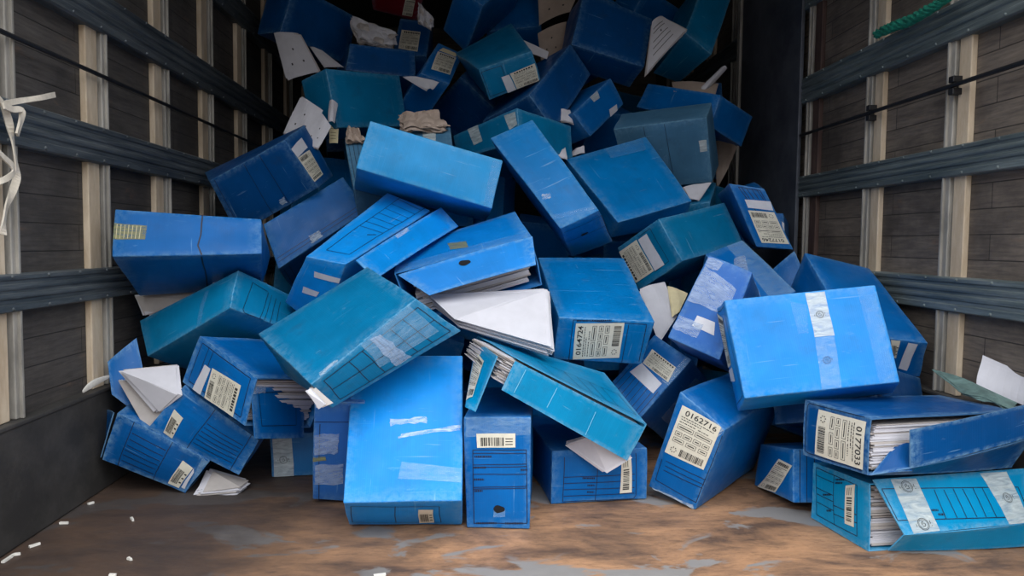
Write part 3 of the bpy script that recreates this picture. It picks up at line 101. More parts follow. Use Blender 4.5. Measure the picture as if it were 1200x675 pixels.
 {'n':'fill35','lab':'blue archive box buried inside the heap under the others','col':'mid','c':[[0.6686,3.6782,0.1335],[0.7359,4.0082,0.1758],[0.4985,4.0545,0.1928],[0.4312,3.7244,0.1505],[0.6628,3.696,0.0039],[0.7301,4.026,0.0462],[0.4926,4.0723,0.0632],[0.4253,3.7422,0.0209]],'d':[0.35,0.25,0.135],'fill':1},
 {'n':'fill36','lab':'blue archive box buried inside the heap under the others','col':'navy','c':[[0.6473,3.2612,0.3364],[0.617,3.1854,0.0068],[0.376,3.2062,0.0243],[0.4063,3.282,0.3538],[0.6385,3.134,0.3664],[0.6082,3.0582,0.0369],[0.3672,3.079,0.0543],[0.3975,3.1548,0.3838]],'d':[0.35,0.25,0.135],'fill':1},
 {'n':'fill37','lab':'blue archive box buried inside the heap under the others','col':'bright','c':[[0.1927,3.6968,0.7053],[-0.1086,3.8508,0.6786],[-0.1006,3.9073,0.9143],[0.2007,3.7532,0.941],[0.1326,3.5841,0.7343],[-0.1688,3.7382,0.7076],[-0.1608,3.7946,0.9434],[0.1406,3.6406,0.97]],'d':[0.35,0.25,0.135],'fill':1},
 {'n':'fill38','lab':'blue archive box buried inside the heap under the others','col':'teal','c':[[-0.7271,3.3693,0.3984],[-0.61,3.055,0.3454],[-0.5561,3.0354,0.581],[-0.6732,3.3496,0.634],[-0.6077,3.4177,0.3751],[-0.4905,3.1035,0.3221],[-0.4366,3.0839,0.5578],[-0.5538,3.3981,0.6107]],'d':[0.35,0.25,0.135],'fill':1},
 {'n':'fill39','lab':'blue archive box buried inside the heap under the others','col':'mid2','c':[[0.1563,3.0818,0.1333],[-0.1821,3.0608,0.1492],[-0.1657,2.8212,0.1827],[0.1728,2.8422,0.1668],[0.1514,3.0634,0.0038],[-0.1871,3.0423,0.0197],[-0.1706,2.8027,0.0532],[0.1679,2.8238,0.0373]],'d':[0.35,0.25,0.135],'fill':1},
 {'n':'fill40','lab':'blue archive box buried inside the heap under the others','col':'mid','c':[[-0.6272,3.8647,1.0325],[-0.6521,3.8539,0.6941],[-0.4151,3.8048,0.6782],[-0.3903,3.8155,1.0167],[-0.601,3.9928,1.0265],[-0.6259,3.9821,0.6881],[-0.3889,3.9329,0.6722],[-0.3641,3.9437,1.0107]],'d':[0.35,0.25,0.135],'fill':1},
 {'n':'fill41','lab':'blue archive box buried inside the heap under the others','col':'navy','c':[[0.3082,3.1899,0.5122],[0.3262,2.8576,0.4452],[0.5561,2.8545,0.5223],[0.5381,3.1868,0.5892],[0.3493,3.2166,0.3907],[0.3673,2.8843,0.3237],[0.5972,2.8812,0.4008],[0.5792,3.2135,0.4678]],'d':[0.35,0.25,0.135],'fill':1},
 {'n':'fill42','lab':'blue archive box buried inside the heap under the others','col':'bright','c':[[-0.4208,3.4683,0.1377],[-0.5969,3.1781,0.1331],[-0.3922,3.0533,0.1692],[-0.2161,3.3435,0.1739],[-0.4032,3.4597,0.0083],[-0.5793,3.1695,0.0036],[-0.3746,3.0447,0.0398],[-0.1985,3.3349,0.0444]],'d':[0.35,0.25,0.135],'fill':1},
 {'n':'fill43','lab':'blue archive box buried inside the heap under the others','col':'teal','c':[[1.0528,2.6977,0.1436],[0.8464,2.9672,0.1348],[0.6539,2.8197,0.1341],[0.8602,2.5503,0.1429],[1.0551,2.6952,0.0127],[0.8488,2.9647,0.0039],[0.6563,2.8173,0.0032],[0.8626,2.5478,0.012]],'d':[0.35,0.25,0.135],'fill':1},
 {'n':'fill44','lab':'blue archive box buried inside the heap under the others','col':'mid2','c':[[-0.1385,2.2149,0.0072],[-0.0297,2.2081,0.3287],[-0.2594,2.2049,0.4064],[-0.3682,2.2118,0.0849],[-0.1393,2.3458,0.0103],[-0.0304,2.339,0.3318],[-0.2601,2.3359,0.4095],[-0.369,2.3427,0.088]],'d':[0.35,0.25,0.135],'fill':1},
 {'n':'fill45','lab':'blue archive box buried inside the heap under the others','col':'mid','c':[[0.4294,3.6928,0.4315],[0.576,3.9987,0.4451],[0.5604,3.9954,0.6871],[0.4138,3.6895,0.6735],[0.3116,3.7496,0.4247],[0.4582,4.0555,0.4383],[0.4426,4.0522,0.6803],[0.296,3.7463,0.6667]],'d':[0.35,0.25,0.135],'fill':1},
 {'n':'fill46','lab':'blue archive box buried inside the heap under the others','col':'navy','c':[[-0.4192,3.8931,1.0512],[-0.7514,3.8251,1.036],[-0.7721,3.8734,1.2728],[-0.4399,3.9415,1.2879],[-0.3947,3.7675,1.079],[-0.7269,3.6994,1.0638],[-0.7476,3.7478,1.3006],[-0.4154,3.8159,1.3157]],'d':[0.35,0.25,0.135],'fill':1},
 {'n':'fill47','lab':'blue archive box buried inside the heap under the others','col':'bright','c':[[-0.6404,3.7302,0.9938],[-0.6192,3.6826,0.6583],[-0.8442,3.5922,0.6569],[-0.8654,3.6398,0.9924],[-0.5923,3.6101,1.0139],[-0.5711,3.5625,0.6784],[-0.7961,3.4721,0.677],[-0.8173,3.5197,1.0125]],'d':[0.35,0.25,0.135],'fill':1},
 {'n':'fill48','lab':'blue archive box buried inside the heap under the others','col':'teal','c':[[0.6495,3.0732,0.9162],[0.8861,2.8346,0.8676],[1.0564,3.0065,0.8522],[0.8198,3.2452,0.9008],[0.6304,3.0806,0.7868],[0.8669,2.8419,0.7383],[1.0372,3.0139,0.7229],[0.8007,3.2525,0.7714]],'d':[0.35,0.25,0.135],'fill':1},
 {'n':'fill49','lab':'blue archive box buried inside the heap under the others','col':'mid2','c':[[-0.6933,3.0047,0.6051],[-0.7252,3.0206,0.9427],[-0.5776,3.2129,0.9477],[-0.5456,3.197,0.6101],[-0.5901,2.9252,0.6186],[-0.6221,2.9411,0.9562],[-0.4744,3.1334,0.9612],[-0.4425,3.1175,0.6236]],'d':[0.35,0.25,0.135],'fill':1},
 {'n':'fill50','lab':'blue archive box buried inside the heap under the others','col':'mid','c':[[-0.6504,3.567,0.134],[-0.3183,3.4964,0.134],[-0.2679,3.7336,0.1345],[-0.5999,3.8042,0.1345],[-0.6503,3.5673,0.0031],[-0.3182,3.4967,0.003],[-0.2678,3.7339,0.0035],[-0.5999,3.8045,0.0036]],'d':[0.35,0.25,0.135],'fill':1},
 {'n':'fill51','lab':'blue archive box buried inside the heap under the others','col':'navy','c':[[-0.4929,4.0046,0.2574],[-0.3511,3.7049,0.1842],[-0.2984,3.6725,0.4187],[-0.4401,3.9722,0.4919],[-0.3773,4.0636,0.2396],[-0.2356,3.7639,0.1664],[-0.1829,3.7315,0.4009],[-0.3246,4.0312,0.4741]],'d':[0.35,0.25,0.135],'fill':1},
 {'n':'fill52','lab':'blue archive box buried inside the heap under the others','col':'bright','c':[[-0.1842,2.8199,0.6569],[-0.2032,2.8706,0.3217],[-0.1365,3.1017,0.3529],[-0.1176,3.051,0.6881],[-0.31,2.8545,0.6692],[-0.3289,2.9052,0.334],[-0.2622,3.1362,0.3652],[-0.2433,3.0856,0.7004]],'d':[0.35,0.25,0.135],'fill':1},
 {'n':'fill53','lab':'blue archive box buried inside the heap under the others','col':'teal','c':[[1.0611,3.6844,1.2661],[0.7577,3.804,1.3605],[0.6693,3.5782,1.3625],[0.9727,3.4586,1.268],[1.0268,3.6967,1.1404],[0.7234,3.8163,1.2348],[0.635,3.5905,1.2367],[0.9384,3.4709,1.1423]],'d':[0.35,0.25,0.135],'fill':1},
 {'n':'fill54','lab':'blue archive box buried inside the heap under the others','col':'mid2','c':[[0.0344,2.4741,0.3155],[-0.2977,2.4857,0.3849],[-0.2485,2.4748,0.6221],[0.0836,2.4632,0.5527],[0.0288,2.3434,0.3106],[-0.3033,2.355,0.3801],[-0.2541,2.3441,0.6173],[0.078,2.3325,0.5478]],'d':[0.35,0.25,0.135],'fill':1},
 {'n':'fill55','lab':'blue archive box buried inside the heap under the others','col':'mid','c':[[-0.6273,2.7053,0.1903],[-0.5832,3.0403,0.1572],[-0.8231,3.0699,0.1369],[-0.8672,2.7349,0.17],[-0.6181,2.6912,0.0604],[-0.574,3.0262,0.0273],[-0.8138,3.0558,0.007],[-0.8579,2.7208,0.0401]],'d':[0.35,0.25,0.135],'fill':1},
 {'n':'fill56','lab':'blue archive box buried inside the heap under the others','col':'navy','c':[[-0.2001,3.5652,0.0065],[-0.2509,3.5967,0.3407],[-0.1189,3.8001,0.3416],[-0.0681,3.7686,0.0074],[-0.092,3.4949,0.0296],[-0.1428,3.5264,0.3638],[-0.0108,3.7299,0.3647],[0.04,3.6984,0.0305]],'d':[0.35,0.25,0.135],'fill':1},
 {'n':'fill57','lab':'blue archive box buried inside the heap under the others','col':'bright','c':[[0.1089,2.0629,0.3657],[0.0681,2.0644,0.0287],[0.2554,2.2168,0.0067],[0.2962,2.2153,0.3437],[0.0272,2.1647,0.3761],[-0.0136,2.1662,0.039],[0.1737,2.3187,0.0171],[0.2145,2.3171,0.3541]],'d':[0.35,0.25,0.135],'fill':1},
 {'n':'fill58','lab':'blue archive box buried inside the heap under the others','col':'teal','c':[[0.5482,3.3543,0.0408],[0.5247,3.3955,0.377],[0.2835,3.3757,0.3626],[0.3069,3.3345,0.0264],[0.5385,3.4839,0.0243],[0.5151,3.525,0.3604],[0.2738,3.5052,0.346],[0.2973,3.464,0.0099]],'d':[0.35,0.25,0.135],'fill':1},
 {'n':'fill59','lab':'blue archive box buried inside the heap under the others','col':'mid2','c':[[0.5584,3.4306,0.2472],[0.8964,3.4618,0.2523],[0.8937,3.4513,0.4945],[0.5557,3.42,0.4895],[0.5462,3.5609,0.2528],[0.8843,3.5921,0.2578],[0.8816,3.5815,0.5001],[0.5436,3.5503,0.495]],'d':[0.35,0.25,0.135],'fill':1},
]
LOOSE = [
 ('white punched sheets curling down beside the plain dark navy box at top left',[[-0.7019,2.84,1.224],[-0.5857,2.84,1.2578],[-0.6677,2.9,1.4031],[-0.76,2.9,1.4008]],'paper',0.014,4,'dots'),
 ('thin white page edge poking out under the plain dark navy box',[[-0.5827,2.92,1.292],[-0.5051,2.92,1.2937],[-0.5949,2.95,1.3602],[-0.6437,2.95,1.3753]],'paper',0.01,2,''),
 ('pale sheet leaning at the left wall above the sticker-ended dark blue box',[[-0.6481,2.56,0.9897],[-0.5537,2.53,0.9646],[-0.5241,2.58,1.0693],[-0.6045,2.62,1.1211]],'paper',0.008,3,'dots'),
 ('pale sheet with punch hole overlapping another at the left wall',[[-0.5778,2.5,0.9489],[-0.5154,2.48,0.9308],[-0.4832,2.53,1.0109],[-0.518,2.55,1.0586]],'paper',0.006,3,'dots'),
 ('small curled white page beside the plain dark teal box',[[-0.5003,2.56,1.0294],[-0.4775,2.56,1.0298],[-0.4732,2.6,1.0969],[-0.502,2.6,1.1078]],'paper',0.02,2,''),
 ('cream printed card under the curled white page',[[-0.5026,2.6,0.9634],[-0.4736,2.6,0.9639],[-0.4778,2.64,1.0338],[-0.5101,2.64,1.0391]],'cream',0.004,1,'lines'),
 ('frayed paper bundle in the gap left of the square-sticker box',[[-0.4655,3.0,1.422],[-0.3354,2.97,1.3877],[-0.3243,3.02,1.4574],[-0.5001,3.05,1.5215]],'paper',0.006,9,'crumple'),
 ('crumpled brownish papers above the pale bright box',[[-0.235,2.42,0.9877],[-0.0941,2.44,0.9988],[-0.1361,2.5,1.063],[-0.2541,2.5,1.0495]],'brown',0.006,6,'crumple'),
 ('crumpled brownish papers left of the pale bright box end',[[-0.4131,2.4,0.944],[-0.3514,2.4,0.9451],[-0.3806,2.45,0.9895],[-0.4161,2.45,0.9943]],'brown',0.005,4,'crumple'),
 ('rolled white page right of the plain dark teal box',[[-0.183,2.78,1.1852],[-0.1643,2.78,1.1918],[-0.1467,2.8,1.218],[-0.2723,2.8,1.234]],'paper',0.02,2,''),
 ('pale paper wad right of the maroon box',[[-0.2335,3.02,1.4995],[-0.1816,3.0,1.4686],[-0.1729,3.02,1.5143],[-0.2327,3.05,1.5819]],'paper',0.006,5,'crumple'),
 ('grey-brown sheet at the top edge beside the lighter blue box',[[0.2595,3.15,1.5357],[0.3875,3.15,1.5948],[0.4358,3.2,1.7034],[0.2544,3.2,1.7055]],'brown',0.02,1,'dots'),
 ('grey-brown torn sheet with two punch holes at upper centre',[[0.2575,3.02,1.3642],[0.3366,3.02,1.366],[0.3631,3.06,1.5262],[0.2456,3.06,1.4757]],'brown',0.02,1,'dots'),
 ('white torn strip lying over the dark teal sticker box',[[0.1325,2.85,1.3647],[0.2656,2.85,1.3266],[0.2727,2.86,1.3547],[0.0817,2.9,1.4438]],'paper',0.006,1,''),
 ('fanned stack of white stamped papers between two dark boxes at top right',[[0.6237,2.74,1.2558],[0.7768,2.78,1.4244],[0.7005,2.84,1.4963],[0.6572,2.82,1.4641]],'paper',0.015,9,'stamp'),
 ('thin splayed sheets standing by the right wall near the top',[[0.8236,2.82,1.1983],[0.8565,2.82,1.1958],[0.9625,2.86,1.3095],[0.9423,2.86,1.3155]],'paper',0.02,6,''),
 ('brown paper scrap lying on the flat dark blue box at right',[[0.7492,2.8,1.2024],[0.8994,2.8,1.1928],[0.9308,2.86,1.2505],[0.763,2.88,1.2576]],'brown',0.01,2,''),
 ('brown crumpled sheet hanging beside the dark panel at right',[[0.965,2.95,0.8523],[1.0045,2.95,0.9276],[1.0539,2.98,1.027],[0.9605,3.0,1.0964]],'brown',0.02,1,''),
 ('white page sticking out below the dusty grey-blue box',[[0.742,2.56,0.7891],[0.7752,2.56,0.7836],[0.8284,2.6,0.8495],[0.7312,2.6,0.8331]],'paper',0.006,3,''),
 ('plain white folder wedged right of the 0164724 box',[[0.5297,2.1,0.3514],[0.6101,2.2,0.4212],[0.5947,2.3,0.5136],[0.5077,2.26,0.4939]],'paper',0.01,2,''),
 ('beige folder edge beside the plain white folder',[[0.584,2.16,0.4148],[0.6096,2.18,0.4282],[0.6631,2.28,0.4779],[0.6033,2.28,0.4988]],'cream',0.006,2,''),
 ('white paper corner between the cracked box and turquoise box at left',[[-0.6966,1.98,0.4815],[-0.6592,1.98,0.484],[-0.6632,2.0,0.5166],[-0.692,2.0,0.5209]],'paper',0.004,2,''),
 ('white paper scraps in the gap above the tall blue box',[[0.2996,2.66,1.0665],[0.3455,2.66,1.0583],[0.3352,2.68,1.1036],[0.2952,2.68,1.1089]],'paper',0.008,4,''),
 ('white torn page end right of the tall blue box top',[[0.2662,2.5,0.9184],[0.3065,2.5,0.9134],[0.2989,2.54,0.9753],[0.2669,2.54,0.9661]],'paper',0.006,2,''),
 ('narrow white page edge behind the plain leaning-back blue box',[[0.3162,2.58,0.9283],[0.3724,2.58,0.9439],[0.3749,2.6,0.9699],[0.3392,2.6,0.9546]],'paper',0.004,2,''),
 ('white card sheet standing curled against the right wall',[[1.1764,1.66,0.3089],[1.1932,1.5,0.2851],[1.213,1.53,0.3491],[1.198,1.69,0.3787]],'paper',-0.03,1,''),
 ('torn grey-green folder lying open behind the torn navy box at right',[[1.0972,1.6,0.3011],[1.135,1.5,0.2852],[1.1796,1.54,0.2947],[1.1214,1.74,0.3352]],'folder',0.012,3,'torn'),
]

# ------------------------------------------------------------------ materials
def s2l(c):
    return tuple(((v/255)/12.92 if v/255 <= .04045 else ((v/255+.055)/1.055)**2.4) for v in c) + (1,)
class NT:
    def __init__(s, name):
        s.m = bpy.data.materials.new(name); s.m.use_nodes = True
        s.t = s.m.node_tree; s.t.nodes.clear()
        s.out = s.n('ShaderNodeOutputMaterial')
        s.b = s.n('ShaderNodeBsdfPrincipled'); s.l(s.b.outputs[0], s.out.inputs[0])
    def n(s, typ, **k):
        nd = s.t.nodes.new(typ)
        for a, v in k.items(): setattr(nd, a, v)
        return nd
    def l(s, a, b): s.t.links.new(a, b)
    def val(s, nd, **k):
        for a, v in k.items(): nd.inputs[a.replace('_', ' ')].default_value = v
        return nd
    def noise(s, vec, scale, detail=4, rough=.6, dist=0):
        nd = s.n('ShaderNodeTexNoise'); s.l(vec, nd.inputs['Vector'])
        nd.inputs['Scale'].default_value = scale; nd.inputs['Detail'].default_value = detail
        nd.inputs['Roughness'].default_value = rough; nd.inputs['Distortion'].default_value = dist
        return nd.outputs[0]
    def ramp(s, fac, pts):
        nd = s.n('ShaderNodeValToRGB'); s.l(fac, nd.inputs[0]); e = nd.color_ramp.elements
        while len(e) < len(pts): e.new(.5)
        for i, (p, c) in enumerate(pts):
            e[i].position = p; e[i].color = c if isinstance(c, tuple) else (c, c, c, 1)
        return nd.outputs[0]
    def mix(s, fac, a, b, mode='MIX'):
        nd = s.n('ShaderNodeMix', data_type='RGBA', blend_type=mode)
        for i, v in ((0, fac), (6, a), (7, b)):
            if isinstance(v, (tuple, float, int)): nd.inputs[i].default_value = v
            else: s.l(v, nd.inputs[i])
        return nd.outputs[2]
    def math(s, op, a, b=0.0):
        nd = s.n('ShaderNodeMath', operation=op)
        for i, v in ((0, a), (1, b)):
            if isinstance(v, (float, int)): nd.inputs[i].default_value = v
            else: s.l(v, nd.inputs[i])
        return nd.outputs[0]
    def mapv(s, vec, scale=(1, 1, 1), rot=(0, 0, 0), loc=(0, 0, 0)):
        nd = s.n('ShaderNodeMapping'); s.l(vec, nd.inputs[0])
        nd.inputs['Scale'].default_value = scale; nd.inputs['Rotation'].default_value = rot; nd.inputs['Location'].default_value = loc
        return nd.outputs[0]
    def bump(s, h, strength=.3, dist=.001):
        nd = s.n('ShaderNodeBump'); s.l(h, nd.inputs['Height'])
        nd.inputs['Strength'].default_value = strength; nd.inputs['Distance'].default_value = dist
        s.l(nd.outputs[0], s.b.inputs['Normal'])
    def base(s, c):
        if isinstance(c, tuple): s.b.inputs['Base Color'].default_value = c
        else: s.l(c, s.b.inputs['Base Color'])
    def rough(s, r):
        if isinstance(r, (float, int)): s.b.inputs['Roughness'].default_value = r
        else: s.l(r, s.b.inputs['Roughness'])

def carton_mat(name, rgb, dirt=.25, rough=.36):
    n = NT(name); c = s2l(rgb)
    uv = n.n('ShaderNodeUVMap').outputs[0]
    inf = n.n('ShaderNodeObjectInfo')
    wear = n.n('ShaderNodeAttribute', attribute_name='wear').outputs['Fac']
    lo = n.noise(n.mapv(uv, (1, 1, 1)), 7, 3)
    col = n.mix(n.ramp(lo, [(.3, 0.0), (.7, 1.0)]), tuple(v*.84 for v in c[:3])+(1,), tuple(min(1, v*1.12) for v in c[:3])+(1,))
    # long faint flute streaks of the fluted plastic sheet
    st = n.noise(n.mapv(uv, (160, 5, 1)), 1, 2)
    col = n.mix(n.math('MULTIPLY', n.ramp(st, [(.52, 0.0), (.75, 1.0)]), .22), col, tuple(min(1, v*1.25+.004) for v in c[:3])+(1,))
    # pale scuffs
    sc = n.noise(n.mapv(uv, (9, 26, 1), (0, 0, .5)), 2.2, 6, .72)
    col = n.mix(n.math('MULTIPLY', n.ramp(sc, [(.62, 0.0), (.76, 1.0)]), .3), col, s2l((150, 190, 215)))
    # grime
    dn = n.noise(uv, 13, 7, .68)
    col = n.mix(n.math('MULTIPLY', n.ramp(dn, [(.56, 0.0), (.74, 1.0)]), dirt), col, s2l((52, 56, 62)))
    # thin scratches running both ways
    for sc3, rt in (((3, 90, 1), .15), ((90, 4, 1), -.1), ((6, 120, 1), .9)):
        sn = n.noise(n.mapv(uv, sc3, (0, 0, rt)), 1.0, 3, .6)
        col = n.mix(n.math('MULTIPLY', n.ramp(sn, [(.68, 0.0), (.74, 1.0)]), .3), col, s2l((150, 190, 214)))
    # rubbed edges
    en = n.noise(uv, 60, 4, .7)
    ew = n.math('MULTIPLY', wear, n.ramp(en, [(.38, 0.0), (.62, 1.0)]))
    col = n.mix(n.math('MULTIPLY', ew, .45), col, s2l((140, 180, 200)))
    n.base(col)
    n.rough(n.ramp(n.noise(uv, 18, 5), [(.3, rough-.07), (.75, rough+.16)]))
    n.b.inputs['Specular IOR Level'].default_value = .2
    wv = n.n('ShaderNodeTexWave', wave_type='BANDS', bands_direction='X'); n.l(uv, wv.inputs['Vector'])
    wv.inputs['Scale'].default_value = 70; wv.inputs['Distortion'].default_value = .6
    n.bump(n.math('ADD', n.math('MULTIPLY', wv.outputs['Fac'], .12), n.math('MULTIPLY', n.noise(uv, 22, 3), 1.0)), .35, .0012)
    return n.m
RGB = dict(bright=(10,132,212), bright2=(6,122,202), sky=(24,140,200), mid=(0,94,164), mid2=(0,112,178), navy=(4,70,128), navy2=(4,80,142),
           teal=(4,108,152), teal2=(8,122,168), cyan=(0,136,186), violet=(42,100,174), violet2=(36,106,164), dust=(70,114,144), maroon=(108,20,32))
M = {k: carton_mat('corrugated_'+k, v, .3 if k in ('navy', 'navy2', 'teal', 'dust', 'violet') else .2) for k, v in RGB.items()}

def simple(name, rgb, rough=.6, var=.12, scale=30, metal=0, bump=0):
    n = NT(name); c = s2l(rgb); co = n.n('ShaderNodeTexCoord').outputs['Object']
    n.base(n.mix(n.ramp(n.noise(co, scale, 5), [(.3, 0.0), (.7, 1.0)]), tuple(v*(1-var) for v in c[:3])+(1,), tuple(min(1, v*(1+var)) for v in c[:3])+(1,)))
    n.rough(rough); n.b.inputs['Metallic'].default_value = metal
    if bump: n.bump(n.noise(co, scale*2, 5), bump, .002)
    return n.m
M_ink = simple('black_ink', (14, 22, 48), .5, 0)
M_lightline = simple('pale_fold_line', (120, 195, 225), .5, 0)
M_print = simple('label_ink', (46, 44, 42), .6, 0)
M_label = simple('label_paper', (214, 208, 190), .6, .06, 60)
M_blank = simple('white_sticker', (204, 204, 210), .6, .05, 60)
M_cream = simple('cream_card', (214, 200, 160), .65, .08, 40)
M_paper = simple('white_paper', (200, 198, 203), .75, .05, 25)
M_paper2 = simple('aged_paper', (180, 172, 166), .75, .08, 25)
M_brown = simple('brown_paper', (170, 152, 138), .8, .15, 14)
M_folder = simple('torn_folder_card', (92, 116, 112), .7, .5, 26)
M_hole = simple('hole_shadow', (8, 10, 16), .9, 0)
M_strap = simple('woven_strap', (206, 196, 180), .8, .12, 60)
M_green = simple('green_rope_fibre', (20, 120, 98), .8, .45, 70, bump=.6)
M_scrap = simple('plastic_scrap', (215, 210, 200), .6, .1, 60)
def tape_mat(name, rgb, alpha, rough, streak):
    n = NT(name); n.base(s2l(rgb)); n.rough(rough)
    uv = n.n('ShaderNodeUVMap').outputs[0]
    a = n.noise(n.mapv(uv, (1.2, 4.5, 1), (0, 0, .35)), 1.7, 4, .6, 1.2)
    n.l(n.ramp(a, [(.5-streak, alpha*.35), (.5+streak, min(1, alpha*1.35))]), n.b.inputs['Alpha'])
    n.bump(a, .4, .002)
    return n.m
M_tape = dict(white=tape_mat('white_security_tape', (205, 214, 212), .85, .35, .3), clear=tape_mat('clear_tape', (165, 205, 235), .26, .16, .2),
              crumple=tape_mat('crumpled_clear_tape', (178, 198, 226), .5, .2, .28), faint=tape_mat('faint_pale_film', (140, 190, 232), .14, .2, .2),
              scuff=tape_mat('scraped_film', (206, 224, 238), .42, .3, .13), yellow=tape_mat('yellowed_tape', (142, 142, 92), .85, .45, .3))

# ------------------------------------------------------------------ object helpers
def link(name, bm, mats, parent=None, loc=None, smooth=False):
    me = bpy.data.meshes.new(name); bm.to_mesh(me); bm.free()
    for m in (mats if isinstance(mats, (list, tuple)) else [mats]): me.materials.append(m)
    if smooth:
        for p in me.polygons: p.use_smooth = True
    o = bpy.data.objects.new(name, me); COL.objects.link(o)
    if parent: o.parent = parent
    elif loc is not None: o.location = loc
    return o
def tag(o, label, cat, group=None):
    o['label'] = label; o['category'] = cat
    if group: o['group'] = group
def empty(name, loc):
    o = bpy.data.objects.new(name, None); o.empty_display_size = .05; o.location = loc; COL.objects.link(o); return o
def quadgrid(bm, f, ns, nt, mat=0, uvl=None, uvs=(1, 1), uvo=(0, 0), flip=False):
    vs = [[bm.verts.new(f(i/ns, j/nt)) for i in range(ns+1)] for j in range(nt+1)]
    fs = []
    for j in range(nt):
        for i in range(ns):
            q = [vs[j][i], vs[j][i+1], vs[j+1][i+1], vs[j+1][i]]
            cs = [(i, j), (i+1, j), (i+1, j+1), (i, j+1)]
            if flip: q.reverse(); cs.reverse()
            fc = bm.faces.new(q); fc.material_index = mat
            if uvl:
                for lp, (a, b) in zip(fc.loops, cs): lp[uvl].uv = (a/ns*uvs[0]+uvo[0], b/nt*uvs[1]+uvo[1])
            fs.append(fc)
    return vs, fs
FACES = {'F': ((0, 0, 0), (1, 0, 0), (0, 1, 0)), 'R': ((1, 0, 0), (0, 0, 1), (0, 1, 0)), 'L': ((0, 0, 1), (0, 0, -1), (0, 1, 0)),
         'T': ((0, 1, 0), (1, 0, 0), (0, 0, 1)), 'Bt': ((0, 0, 1), (1, 0, 0), (0, 0, -1)), 'K': ((1, 0, 1), (-1, 0, 0), (0, 1, 0))}
class Vol:
    """The carton as a soft hexahedron: eight corners plus the bulge and dents of a full, handled box."""
    def __init__(s, b, base, rnd):
        s.c = [Vector(v)-base for v in b['c']]; s.d = b['d']
        bu = b.get('bulge', .0035)
        s.bu = [bu*rnd.uniform(.4, 1.3)/s.d[i//2] for i in range(6)]
        s.ph = [rnd.uniform(0, 6.28) for _ in range(6)]; s.am = .0016
    def pos(s, a, b, c):
        g = lambda x, y: 16*x*(1-x)*y*(1-y)
        a2 = a + (s.bu[1]*a - s.bu[0]*(1-a))*g(b, c)
        b2 = b + (s.bu[3]*b - s.bu[2]*(1-b))*g(a, c)
        c2 = c + (s.bu[5]*c - s.bu[4]*(1-c))*g(a, b)
        p = s.c; lo = (p[0]*(1-a2)+p[1]*a2)*(1-b2)+(p[3]*(1-a2)+p[2]*a2)*b2
        hi = (p[4]*(1-a2)+p[5]*a2)*(1-b2)+(p[7]*(1-a2)+p[6]*a2)*b2
        v = lo*(1-c2)+hi*c2
        w = Vector((math.sin(5*a+3*b+s.ph[0])+math.sin(9*c+4*b+s.ph[1]), math.sin(6*b+4*c+s.ph[2])+math.sin(11*a+s.ph[3]), math.sin(7*c+3*a+s.ph[4])+math.sin(10*b+s.ph[5])))
        return v + w*s.am*.5
    def fc(s, f, u, v):
        o, e, h = FACES[f]; return tuple(o[i]+e[i]*u+h[i]*v for i in range(3))
    def surf(s, f, u, v, off=0):
        p = s.pos(*s.fc(f, u, v))
        if off:
            e = .02
            du = s.pos(*s.fc(f, u+e, v))-s.pos(*s.fc(f, u-e, v)); dv = s.pos(*s.fc(f, u, v+e))-s.pos(*s.fc(f, u, v-e))
            p = p + du.cross(dv).normalized()*off
        return p
    def fsize(s, f):
        o, e, h = FACES[f]
        return sum(abs(e[i])*s.d[i] for i in range(3)), sum(abs(h[i])*s.d[i] for i in range(3))
class Quad:
    """A loose panel given by its four corners, slightly bowed."""
    def __init__(s, q, base, bow=.004):
        s.q = [Vector(v)-base for v in q]; s.bow = bow
        s.n = ((s.q[1]-s.q[0]).cross(s.q[3]-s.q[0])+(s.q[2]-s.q[1]).cross(s.q[3]-s.q[2])).normalized()
    def surf(s, f, u, v, off=0):
        q = s.q; p = (q[0]*(1-u)+q[1]*u)*(1-v)+(q[3]*(1-u)+q[2]*u)*v
        return p + s.n*(off + s.bow*4*u*(1-u))
    def fsize(s, f): return (s.q[1]-s.q[0]).length, (s.q[3]-s.q[0]).length

def strip(bm, srf, f, l, width, off, mat, clampn=40):
    s0, t0, s1, t1 = l
    a, b = srf.surf(f, s0, t0), srf.surf(f, s1, t1); L = (b-a).length
    n = min(clampn, max(1, int(L/.02)))
    pv = None
    for i in range(n+1):
        k = i/n; u, v = s0+(s1-s0)*k, t0+(t1-t0)*k
        p = srf.surf(f, u, v, off); pn = (srf.surf(f, u, v, off+.01)-p).normalized()
        sd = pn.cross((b-a).normalized())*(width/2)
        cur = (bm.verts.new(p-sd), bm.verts.new(p+sd))
        if pv:
            fc = bm.faces.new((pv[0], cur[0], cur[1], pv[1])); fc.material_index = mat
        pv = cur
def word(bm, srf, f, l, off, mat, rnd):
    s0, t0, s1, t1 = l; k = 0
    L = (srf.surf(f, s1, t1)-srf.surf(f, s0, t0)).length
    while k < 1:
        w = rnd.uniform(.0015, .004)/max(L, .001); e = min(1, k+w)
        strip(bm, srf, f, (s0+(s1-s0)*k, t0+(t1-t0)*k, s0+(s1-s0)*e, t0+(t1-t0)*e), .0042, off, mat); k = e+.0011/max(L, .001)
class Patch:
    """A sticker or tape lying on a surface: st quad -> points a little above the surface."""
    def __init__(s, srf, f, qd): s.srf, s.f, s.q = srf, f, qd
    def st(s, x, y):
        q = s.q; return [((q[0][i]*(1-x)+q[1][i]*x)*(1-y)+(q[3][i]*(1-x)+q[2][i]*x)*y) for i in (0, 1)]
    def p(s, x, y, off): u, v = s.st(x, y); return s.srf.surf(s.f, u, v, off)
    def surf(s, f, x, y, off=0): return s.p(x, y, off)
